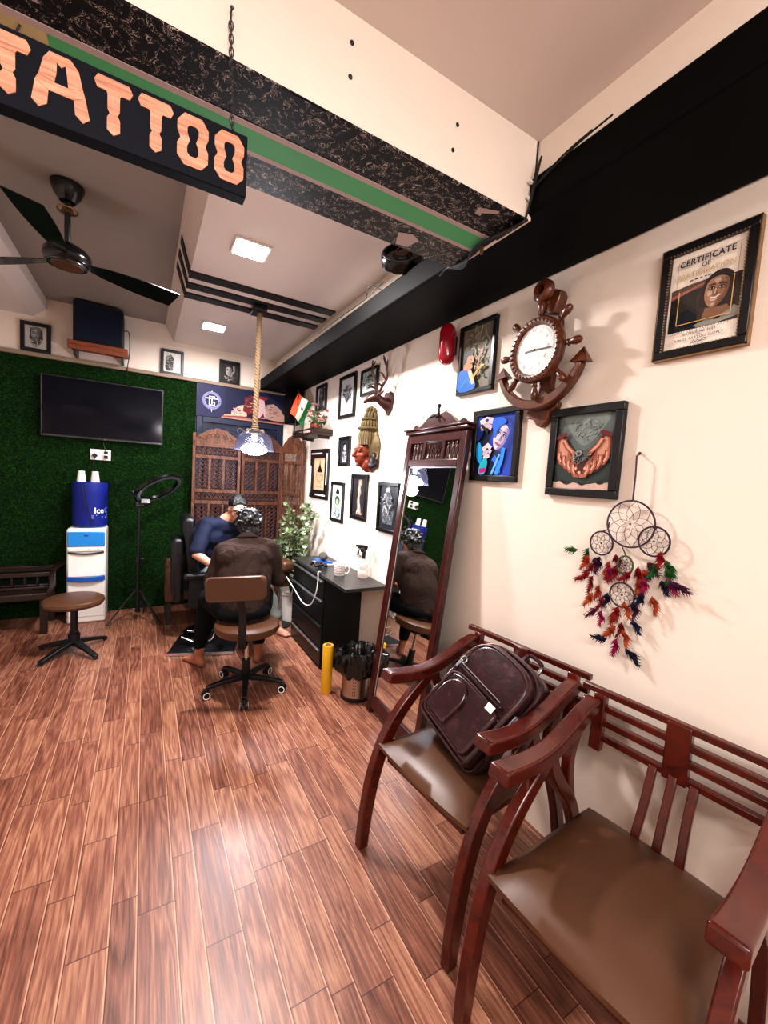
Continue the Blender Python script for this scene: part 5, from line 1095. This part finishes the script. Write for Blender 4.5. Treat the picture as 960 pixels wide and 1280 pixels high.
# ================================================================== ROUND STOOL
t=thing('round_stool','round brown padded stool on a black four-armed pedestal, before the water dispenser','stool',(-.46,3.89,0))
MB().lathe([(0,.375),(.15,.375),(.188,.385),(.2,.405),(.197,.425),(.18,.437),(.1,.443),(0,.445)],seg=44).build('seat','leather',t)
MB().lathe([(0,.34),(.07,.345),(.09,.375),(0,.375)],seg=24).build('seat_plate','black',t)
MB().lathe([(.038,.06),(.04,.15),(.03,.155),(.03,.17),(.024,.175),(.024,.35)],seg=22).build('pedestal','black',t)
for a in (149,228,307,43):
    q=V((math.cos(R(a)),math.sin(R(a)),0)); s_=V((-q.y,q.x,0))
    MB().bar([q*.02+V((0,0,.085)),q*.14+V((0,0,.06)),q*.27+V((0,0,.024))],[.05,.042,.034],[.035,.028,.02],s_).ell(q*.26+V((0,0,.011)),(.016,.016,.011)).build('leg','black',t,bevel=.004)
# ================================================================== RING LIGHT
t=thing('ring_light','switched-off black ring light on a tripod stand by the turf wall','ring light',(-.04,4.50,0))
MB().cyl((0,0,.1),(0,0,.62),.013,.013,12).cyl((0,0,.6),(0,0,1.12),.009,.009,12).build('pole','black',t)
MB().cyl((0,0,.56),(0,0,.64),.02,.02,12).cyl((0,0,.27),(0,0,.32),.022,.022,12).cyl((0,0,.085),(0,0,.12),.02,.02,12).cyl((.018,0,.6),(.045,0,.6),.012,.012,10).build('collar','black',t)
for a in (196,316,76):
    q=V((math.cos(R(a)),math.sin(R(a)),0)); s_=V((-q.y,q.x,0))
    MB().bar([V((0,0,.30))+q*.02,q*.25+V((0,0,.012))],.018,.01,s_).ell(q*.25+V((0,0,.010)),(.014,.014,.01)).bar([V((0,0,.10))+q*.02,q*.13+V((0,0,.155))],.012,.006,s_).build('tripod_leg','gunmetal',t)
c=V((.155,-.06,1.285)); nn=V((.35,-.35,-.62)).normalized(); 
rg=bpy.data.objects.new('ring_head',None); 
m=MB().lathe([(.165,-.012),(.165,.012),(.172,.017),(.212,.017),(.22,.010),(.22,-.012)],c,nn,52,cap=False); m.lathe([(.165,-.012),(.22,-.012)],c,nn,52,cap=False); m.build('ring_housing','gloss_black',t)
m=MB().lathe([(.176,.0175),(.208,.0175),(.208,.0185),(.176,.0185)],c,nn,52,cap=False); m.build('diffuser_band',plain('unlit_grey_diffuser','56595c',.3,0,.1,10),t)
MB().tube([(0,0,1.11),(-.01,-.01,1.16),(-.03,.0,1.20),(-.06,.01,1.25)],.012,8).tube([(0,0,1.12),(.05,-.03,1.13),(.09,-.04,1.14)],.016,8).box((.0,-.02,1.13),(.07,.05,.05),(0,0,.2)).build('bracket','black',t,bevel=.004)
MB().box((.05,-.06,1.16),(.075,.012,.05),(R(-50),0,.1)).build('phone_clamp','silver_trim',t,bevel=.003)
# ================================================================== DARK CARVED SOFA BENCH, BROWN ARMCHAIR
t=thing('carved_bench','low dark carved wooden bench with a baluster apron on the left by the turf wall','bench',(-1.12,4.58,0))
MB().bb(-.5,.42,-.2,.22,.30,.36).build('seat_board','dark_wood',t,bevel=.008)
MB().bb(-.5,.42,-.06,-.02,.47,.51).bb(-.5,.42,-.06,-.02,.36,.385).bb(-.5,.42,.18,.22,.47,.52).build('rail','dark_wood',t,bevel=.006)
m=MB()
for k in range(11): m.lathe([(.006,0),(.012,.02),(.006,.04),(.011,.06),(.006,.085)],(-.44+.085*k,-.04,.385),seg=8)
m.build('balusters','dark_wood',t)
for x in (-.47,.39):
    for y in (-.17,.19): MB().bb(x-.025,x+.025,y-.025,y+.025,0,.30).build('leg','dark_wood',t,bevel=.005)
MB().bar(smoothpath([(.41,-.18,.33),(.45,-.18,.42),(.44,-.1,.50),(.43,.05,.52),(.5,.2,.56)],6),.04,.035,(1,0,0)).build('curved_arm','dark_wood',t,bevel=.006)
MB().bb(-.48,.40,-.005,.17,.362,.40).build('bench_cushion','dark_leather',t,bevel=.015,seg=3)
t=thing('brown_armchair','brown leather armchair behind the black recliner','armchair',(.43,4.37,0))
MB().bb(-.16,.3,-.10,.18,.22,.40).build('seat','leather',t,bevel=.03,seg=3)
MB().bb(-.25,-.14,-.1,.18,.20,.55).build('armrest','leather',t,bevel=.035,seg=4); MB().bb(.30,.41,-.1,.18,.20,.55).build('armrest','leather',t,bevel=.035,seg=4)
MB().bb(-.24,.4,.1,.19,.2,.60).build('backrest','leather',t,bevel=.03,seg=3)
for x in (-.22,.38):
    for y in (-.08,.15): MB().bb(x-.02,x+.02,y-.02,y+.02,0,.21).build('leg','dark_wood',t)
# ================================================================== BLACK RECLINER
t=thing('black_recliner','black leather tattoo recliner with a tall backrest, under the client','recliner chair',(.42,3.97,0))
MB().bb(-.06,.36,-.24,.24,.40,.52).build('seat','dark_leather',t,bevel=.03,seg=4)
MB().box((-.065,.02,.80),(.10,.42,.56),(0,R(-6),0)).build('backrest','dark_leather',t,bevel=.035,seg=4)
MB().box((-.165,.0,.62),(.085,.36,.56),(0,R(-2),0)).build('side_wing','dark_leather',t,bevel=.03,seg=4)
for y in (-.28,.28):
    a_=MB().bb(-.13,.22,y-.035,y+.035,.57,.625).build('armrest','dark_leather',t,bevel=.018,seg=3)
    MB().bb(-.09,.1,y-.02,y+.02,.33,.57).build('arm_support','black',a_)
MB().box((.46,.0,.36),(.26,.40,.07),(0,R(32),0)).build('leg_rest','dark_leather',t,bevel=.025,seg=3)
MB().lathe([(.2,.0),(.2,.02),(.1,.04),(.07,.08),(.07,.34),(.15,.38)],(.1,0,0),seg=30).build('pedestal','black',t)
MB().tube(smoothpath([(-.14,-.30,.10),(-.05,-.33,.06),(.08,-.33,.05),(.12,-.30,.10)],5),.009,8).tube(smoothpath([(-.1,-.30,.15),(-.02,-.31,.13),(.1,-.31,.13)],5),.008,8).build('foot_rail','chrome',t)
# platform base plate
t=thing('floor_platform','black foot platform with a silver front edge on the floor before the recliner','platform',(.47,3.66,0),(0,0,R(-18)))
MB().bb(-.25,.25,-.2,.2,.0,.026).build('plate','black',t,bevel=.004); MB().bb(-.25,.25,-.206,-.199,.004,.024).build('edge_trim','silver_trim',t)
t=thing('arm_pad','brown padded arm rest on a black stand between the client and the cabinet','arm rest',(1.16,3.93,0))
MB().box((-.01,-.06,.63),(.13,.34,.10),(0,0,.2)).build('pad','leather',t,bevel=.035,seg=4); MB().cyl((0,0,.02),(0,0,.59),.015,.015,12).build('post','chrome',t); MB().lathe([(0,0),(.13,0),(.13,.012),(.03,.03),(0,.03)],seg=24).build('base','black',t)
# ================================================================== POTTED PLANT
t=thing('potted_plant','leafy plant with pale and dark green leaves in a white pot in the corner','plant',(1.31,4.02,0))
MB().lathe([(0,0),(.085,0),(.09,.01),(.115,.28),(.125,.29),(.125,.32),(.112,.32),(.108,.27),(0,.26)],seg=30).build('pot','white',t)
MB().lathe([(0,.262),(.106,.268)],seg=20,cap=False).build('soil','dark_wood',t)
random.seed(11); g=MB(); l1=MB(); l2=MB()
for k in range(30):
    a=random.random()*2*PI; sp=random.uniform(.04,.2); h=random.uniform(.7,1.2); tx=sp*math.cos(a); ty=sp*math.sin(a)*.9
    if k<6: tx,ty,h=[(-.14,-.25,.95),(-.02,-.45,.98),(-.02,-.5,.86),(.07,-.4,1.12),(-.12,-.15,1.2),(.06,-.28,1.2)][k]
    tx=min(.14,tx); pts=smoothpath([(0,0,.27),(tx*.25,ty*.25,h*.55),(tx*.7,ty*.7,h*.85),(tx,ty,h)],5); g.tube(pts,[.004-.00018*i for i in range(len(pts))],5)
    for i in range(4,len(pts)):
        for s_ in (0,1,2):
            p=pts[i]; d=V((random.uniform(-1,1),random.uniform(-1,1),random.uniform(-.1,.8))).normalized(); L_=random.uniform(.035,.07); q=d.cross(V((random.uniform(-1,1),random.uniform(-1,1),random.uniform(-1,1)))).normalized(); c2=d.cross(q)
            if p.x+d.x*L_>.21 : d.x*=-1
            W2=L_*.33; vs=[p,p+d*L_*.3+q*W2+c2*.004,p+d*L_*.3-q*W2+c2*.004,p+d*L_*.7+q*W2*.8,p+d*L_*.7-q*W2*.8,p+d*L_-c2*.006,p+d*L_*.3,p+d*L_*.7-c2*.003]
            (l2 if random.random()<.4 else l1).add(vs,[(0,1,6),(0,6,2),(1,3,7,6),(6,7,4,2),(3,5,7),(7,5,4)])
g.build('stems','stem',t); l1.build('foliage','green_leaf',t,smooth=0); l2.build('foliage','pale_leaf',t,smooth=0)
# ================================================================== CASTOR CHAIR
t=thing('swivel_chair','brown leather swivel stool with a low backrest on five castors, carrying the tattoo artist','chair',(.62,2.80,0))
MB().lathe([(0,.41),(.16,.41),(.2,.42),(.213,.445),(.21,.47),(.19,.482),(.1,.488),(0,.49)],seg=44).build('seat','leather',t)
MB().lathe([(.02,.07),(.028,.09),(.028,.22)],seg=18).build('column','black',t); MB().cyl((0,0,.21),(0,0,.385),.014,.014,14).build('gas_lift','chrome',t); MB().bb(-.09,.09,-.09,.09,.38,.402).build('seat_plate','black',t,bevel=.004)
bd=V((-.36,-.93,0)).normalized(); sd=V((-bd.y,bd.x,0))
MB().bar(smoothpath([bd*.05+V((0,0,.37)),bd*.17+V((0,0,.37)),bd*.21+V((0,0,.42)),bd*.215+V((0,0,.60)),bd*.227+V((-.03,0,.76))],5),.045,.018,sd).bar([bd*.24+V((-.03,0,.755))-sd*.06,bd*.24+V((-.03,0,.755))+sd*.06],.03,.02,(0,0,1)).build('back_bar','black',t,bevel=.003)
m=MB(); N=12; vs=[]
q=Matrix((sd*-1,V((0,0,1)),bd)).transposed() 
P=[]; hw,hh,rc=.182,.076,.03
for cx,cy,a0 in ((hw-rc,hh-rc,0),(-hw+rc,hh-rc,90),(-hw+rc,-hh+rc,180),(hw-rc,-hh+rc,270)):
    for k in range(5): a=R(a0+22.5*k); P.append((cx+rc*math.cos(a),cy+rc*math.sin(a)))
m.prism(P,0,.05); 
for i,p in enumerate(m.v): p.z-=-.35*p.x*p.x*-1*0+(-.5*p.x*p.x)*-1*0
m.v=[V((p.x,p.y,p.z-.9*p.x*p.x)) for p in m.v]
m.xf(Matrix.Translation(bd*.233+V((-.04,0,.775)))@q.to_4x4()@Matrix.Rotation(R(-4),4,'Z')); m.build('backrest','leather',t,bevel=.016,seg=3)
for a in (185,257,329,41,113):
    d=V((math.cos(R(a)),math.sin(R(a)),0)); s_=V((-d.y,d.x,0)); lg=MB().bar([d*.015+V((0,0,.095)),d*.15+V((0,0,.088)),d*.255+V((0,0,.072))],[.045,.036,.028],[.03,.026,.02],s_).build('leg','black',t,bevel=.004)
    e=d*.255; cm=MB()
    for k in (-1,1): cm.cyl(e+s_*k*.008+V((0,0,.027)),e+s_*k*.024+V((0,0,.027)),.027,.027,20)
    cm.box(e+V((0,0,.05)),(.03,.03,.03),(0,0,R(a))); cm.build('castor','black',lg,bevel=.002)
    cm=MB(); 
    for k in (-1,1): MB().lathe([(.0175,0),(.0235,0),(.0235,.0015),(.0175,.0015)],e+s_*k*.0245+V((0,0,.027)),s_*k,20,cap=False).build('castor_rim','white_plastic',lg)
# ================================================================== PEOPLE
# ---- the artist, seen from behind
P1=thing('person','person with black curly hair and brown t-shirt, seated with back to the camera','person',(.59,2.86,0))
o1=V((.59,2.86,0)); W=lambda x,y,z:V((x,y,z))-o1
J=dict(pel=W(.60,2.86,.575),wai=W(.61,2.91,.70),che=W(.63,3.00,.86),nb=W(.65,3.06,1.0),hd=W(.672,3.145,1.105),
 ls=W(.49,3.03,.925),rs=W(.81,3.03,.945),le=W(.425,3.07,.70),re=W(.89,3.04,.68),lw=W(.56,3.30,.66),rw=W(.76,3.30,.66),
 lh=W(.50,2.90,.56),rh=W(.71,2.90,.56),lk=W(.43,3.26,.53),rk=W(.83,3.24,.54),la=W(.375,3.30,.09),ra=W(.80,3.22,.09))
def f(m):
    limb(m,[J['pel'],J['wai'],J['che'],J['nb'],J['hd']+V((0,-.03,-.03))],[.12,.115,.11,.055,.052])
    for a,b,c_ in (('ls','le','lw'),('rs','re','rw')): limb(m,[J['che']+V((0,.02,.05)),J[a],J[b],J[c_]],[.08,.05,.038,.026])
    for a,b,c_ in (('lh','lk','la'),('rh','rk','ra')): limb(m,[J['pel'],J[a],J[b],(J[b]+J[c_])/2+V((0,-.02,0)),J[c_]],[.1,.08,.052,.048,.034])
    foot(m,J['la'],W(.30,3.44,.02)); foot(m,J['ra'],W(.86,3.38,.02))
    head(m,J['hd'],(.05,.75,-.62),(0,.6,.8),1.0)
    hand(m,J['lw'],(.35,.75,.1),(0,0,1),.7,-1); hand(m,J['rw'],(-.2,.8,.05),(0,0,1),.7,1)
blob(f,'body','skin',P1,.0065,3)
def f(m):
    limb(m,[J['pel']+V((0,-.005,-.02)),J['wai']+V((0,-.005,0)),J['che']+V((0,-.015,0)),J['nb']+V((0,-.02,-.015))],[.15,.145,.138,.08])
    for s_ in (-1,1):
        limb(m,[J['wai']+V((s_*.055,0,-.12)),J['wai']+V((s_*.055,0,0)),J['che']+V((s_*.075,0,-.06)),J['che']+V((s_*.08,.015,.03))],[.128,.125,.125,.095])
    for a,b in (('ls','le'),('rs','re')):
        limb(m,[J['nb']+V((0,-.02,-.05)),J[a]+V((0,0,-.005)),J[a].lerp(J[b],.5),J[a].lerp(J[b],.92)],[.07,.068,.062,.064]); limb(m,[J['che'],J[a]+V((0,0,-.04))],[.12,.065])
    m.ell(J['wai']+V((0,0,-.1)),(.19,.15,.10)); m.ell(J['che']+V((0,-.03,.02)),(.20,.11,.12)); limb(m,[J['ls']+V((0,-.005,.0)),J['nb']+V((0,-.02,-.035)),J['rs']+V((0,-.005,.0))],[.066,.075,.066])
sh=blob(f,'t_shirt','brown_cloth',P1,.009,12,.014,6)
MB().tube([J['nb']+V((.068*math.cos(q),-.012+.06*math.sin(q),.018-.02*math.sin(q))) for q in [2*PI*k/24 for k in range(24)]],.011,8,True).build('collar','brown_cloth',P1)
def f(m):
    for a,b,c_ in (('lh','lk','la'),('rh','rk','ra')):
        limb(m,[J['pel']+V((0,0,-.03)),J[a]+V((0,0,-.005)),J[b],(J[b]+J[c_])/2+V((0,-.01,0)),J[c_].lerp(J[b],.18)],[.115,.098,.075,.066,.05])
    m.ell(J['pel']+V((0,-.02,-.03)),(.18,.14,.075))
blob(f,'trousers','black_cloth',P1,.009,4,.008,10)
def f(m):
    random.seed(21); c=J['hd']+V((0,-.01,.02)); m.ell(c,(.088,.1,.092)); m.ell(c+V((0,-.055,-.06)),(.07,.05,.055))
    for k in range(80):
        a=random.random()*2*PI; e=random.uniform(-.35,1.3); d=V((math.cos(a)*math.cos(e),math.sin(a)*math.cos(e),math.sin(e)))
        if d.y>.55 and d.z<.5: continue
        if (d-V((0,.65,-.5)).normalized()).length<.9: continue
        p=c+V((d.x*.088,d.y*.1,d.z*.09)); q=V((random.uniform(-1,1),random.uniform(-1,1),random.uniform(-1,1))).normalized()*.03; limb(m,[p-q*.5,p+d*.012,p+q*.5],[.008,.011,.007])
blob(f,'hair','hair',P1,.0055,2,.006,60)
# ---- the client, facing the camera
P2=thing('person','person in navy shirt and grey trousers in the black recliner, facing the camera, head bowed','person',(.42,3.95,0))
o2=V((.42,3.95,0)); W=lambda x,y,z:V((x,y,z))-o2
K=dict(pel=W(.46,3.97,.60),wai=W(.48,3.92,.74),che=W(.53,3.84,.93),nb=W(.62,3.76,1.07),hd=W(.70,3.68,1.165),
 ls=W(.46,3.77,1.02),rs=W(.72,3.84,.99),le=W(.37,3.62,.80),re=W(.88,3.74,.76),lw=W(.52,3.50,.70),rw=W(.80,3.52,.72),
 lh=W(.52,3.86,.585),rh=W(.54,4.04,.585),lk=W(.92,3.72,.57),rk=W(.90,4.0,.56),la=W(1.10,3.70,.10),ra=W(1.0,3.98,.10))
def f(m):
    limb(m,[K['pel'],K['wai'],K['che'],K['nb'],K['hd']+V((-.01,.03,-.04))],[.12,.115,.115,.055,.05])
    for a,b,c_ in (('ls','le','lw'),('rs','re','rw')): limb(m,[K['che']+V((0,0,.04)),K[a],K[b],K[c_]],[.08,.05,.038,.026])
    for a,b,c_ in (('lh','lk','la'),('rh','rk','ra')): limb(m,[K['pel'],K[a],K[b],(K[b]+K[c_])/2,K[c_]],[.1,.08,.055,.05,.034])
    foot(m,K['la'],W(1.17,3.58,.02)); foot(m,K['ra'],W(1.12,3.86,.02))
    head(m,K['hd'],(.0,-.92,-.42),(0,-.4,.9),1.0)
    hand(m,K['lw'],(.5,-.4,-.1),(0,0,1),.4,1); hand(m,K['rw'],(-.2,-.8,-.1),(0,0,1),.3,-1)
blob(f,'body',plain('skin_pale','b98a74',.5,0,.08,9,.4),P2,.0065,3)
def f(m):
    limb(m,[K['pel'],K['wai'],K['che'],K['nb']+V((-.02,.02,-.04))],[.145,.14,.14,.075])
    for s_ in (-1,1): limb(m,[K['wai']+V((s_*.05,0,-.05)),K['che']+V((s_*.08,0,-.01))],[.12,.12])
    for a,b in (('ls','le'),('rs','re')): limb(m,[K['nb']+V((0,.0,-.05)),K[a],K[a].lerp(K[b],.5),K[a].lerp(K[b],.9)],[.07,.07,.063,.06]); limb(m,[K['che'],K[a]+V((0,0,-.04))],[.12,.065])
blob(f,'shirt','navy_cloth',P2,.009,6,.014,12)
def f(m):
    for a,b,c_ in (('lh','lk','la'),('rh','rk','ra')): limb(m,[K['pel']+V((0,0,-.03)),K[a],K[b],(K[b]+K[c_])/2,K[c_].lerp(K[b],.16)],[.115,.098,.078,.068,.055])
blob(f,'trousers','grey_cloth',P2,.009,4,.008,14)
def f(m):
    T_,Q=head(MB(),K['hd'],(.0,-.92,-.42),(0,-.4,.9),1.0); E_=tuple(Q.to_euler()); m.ell(T_(0,-.025,.048),(.08,.092,.078),E_,18,12); m.ell(T_(0,-.06,.0),(.074,.055,.07),E_,16,10)
    random.seed(22)
    for k in range(40):
        x=random.uniform(-.05,.05); limb(m,[T_(x,-.03,.112-abs(x)*.5),T_(x*1.1+random.uniform(-.01,.01),.05,.098-abs(x)*.6)],[.012,.008])
blob(f,'hair','hair',P2,.006,2,.004,60)
T_,Q=head(MB(),K['hd'],(.0,-.92,-.42),(0,-.4,.9),1.0)
for k in (-1,1):
    MB().ell(T_(k*.03,.079,.016),(.0125,.007,.006),tuple(Q.to_euler()),12,8).build('eye','white',P2); MB().ell(T_(k*.03,.085,.015),(.0055,.003,.0055),tuple(Q.to_euler()),10,8).build('iris','hair',P2)
    MB().tube([T_(k*.014,.092,.036),T_(k*.032,.09,.042),T_(k*.052,.078,.036)],.004,6).build('eyebrow','hair',P2)
# tattooing machine in the artist's hand
t=thing('tattoo_machine','small black tattoo machine held by the artist','tattoo machine',(.74,3.40,.665))
MB().cyl((0,0,.0),(.0,.03,.09),.011,.012,14).build('machine_body','gunmetal',t); MB().cyl((0,0,0),(0,-.018,-.035),.008,.003,12).build('grip_tip','black',t)
# ================================================================== LIGHTS, WORLD, CAMERA
def area(name,loc,size,power,color,rot=(0,0,0),spread=180,shape='SQUARE'):
    l=bpy.data.lights.new(name,'AREA'); l.energy=power; l.color=color; l.size=size; l.shape=shape; l.spread=R(spread); o=bpy.data.objects.new(name,l); COL.objects.link(o); o.location=loc; o.rotation_euler=rot; return o
area('light_panel_near',(.512,2.58,2.745),.18,LP['p1'],(1,.95,.93))
area('light_panel_far',(.52,4.12,2.745),.18,LP['p2'],(1,.95,.93))
l=bpy.data.lights.new('pendant_glow','POINT'); l.energy=LP['pen']; l.color=(.93,.94,1); l.shadow_soft_size=.06; o=bpy.data.objects.new('pendant_glow',l); COL.objects.link(o); o.location=(.728,3.28,1.58)
area('light_front_ceiling',(-.1,-.45,2.64),.35,LP['f'],(1,.94,.9))
fx=thing('tube_light','white tube light fitting on the front wall behind the camera','tube light',(.1,-1.58,2.35)); MB().bb(-.6,.6,-.02,.03,-.03,.03).build('fitting','white_plastic',fx); MB().cyl((-.57,.05,0),(.57,.05,0),.014,.014,12).build('tube','lamp_emit',fx)
l_=area('light_tube',(.1,-1.48,2.35),1.1,LP['tube'],(1,.95,.92),(R(80),0,0)); l_.data.shape='RECTANGLE'; l_.data.size_y=.05
area('light_front_left',(-1.2,-.6,2.6),.5,LP['f2'],(1,.9,.84))
area('light_rear_left',(-1.3,3.0,2.7),.3,LP['rl'],(1,.93,.9))
w=bpy.data.worlds.new('world'); bpy.context.scene.world=w; w.use_nodes=True; w.node_tree.nodes['Background'].inputs[0].default_value=(.75,.65,.6,1); w.node_tree.nodes['Background'].inputs[1].default_value=.15
cd=bpy.data.cameras.new('camera'); cam=bpy.data.objects.new('camera',cd); COL.objects.link(cam)
Fpx=514.05; yaw,pit,rol=.52987,.078647,.062351
f_=V((math.sin(yaw)*math.cos(pit),math.cos(yaw)*math.cos(pit),-math.sin(pit))); rt=V((math.cos(yaw),-math.sin(yaw),0)); up=rt.cross(f_)
r2=rt*math.cos(rol)+up*math.sin(rol); u2=-rt*math.sin(rol)+up*math.cos(rol)
cam.matrix_world=Matrix.Translation((0,0,1.5))@Matrix((r2,u2,-f_)).transposed().to_4x4()
cd.sensor_fit='VERTICAL'; cd.sensor_height=36; cd.lens=Fpx/1280*36; cd.clip_start=.02
bpy.context.scene.camera=cam
sc=bpy.context.scene; sc.view_settings.view_transform='Standard'; sc.view_settings.look='Medium High Contrast' if False else 'None'; sc.view_settings.exposure=LP['ex']; sc.view_settings.gamma=LP['ga']
sc.view_settings.use_curve_mapping=False
sc.cycles.max_bounces=8; sc.cycles.use_denoising=True; sc.cycles.sample_clamp_indirect=6
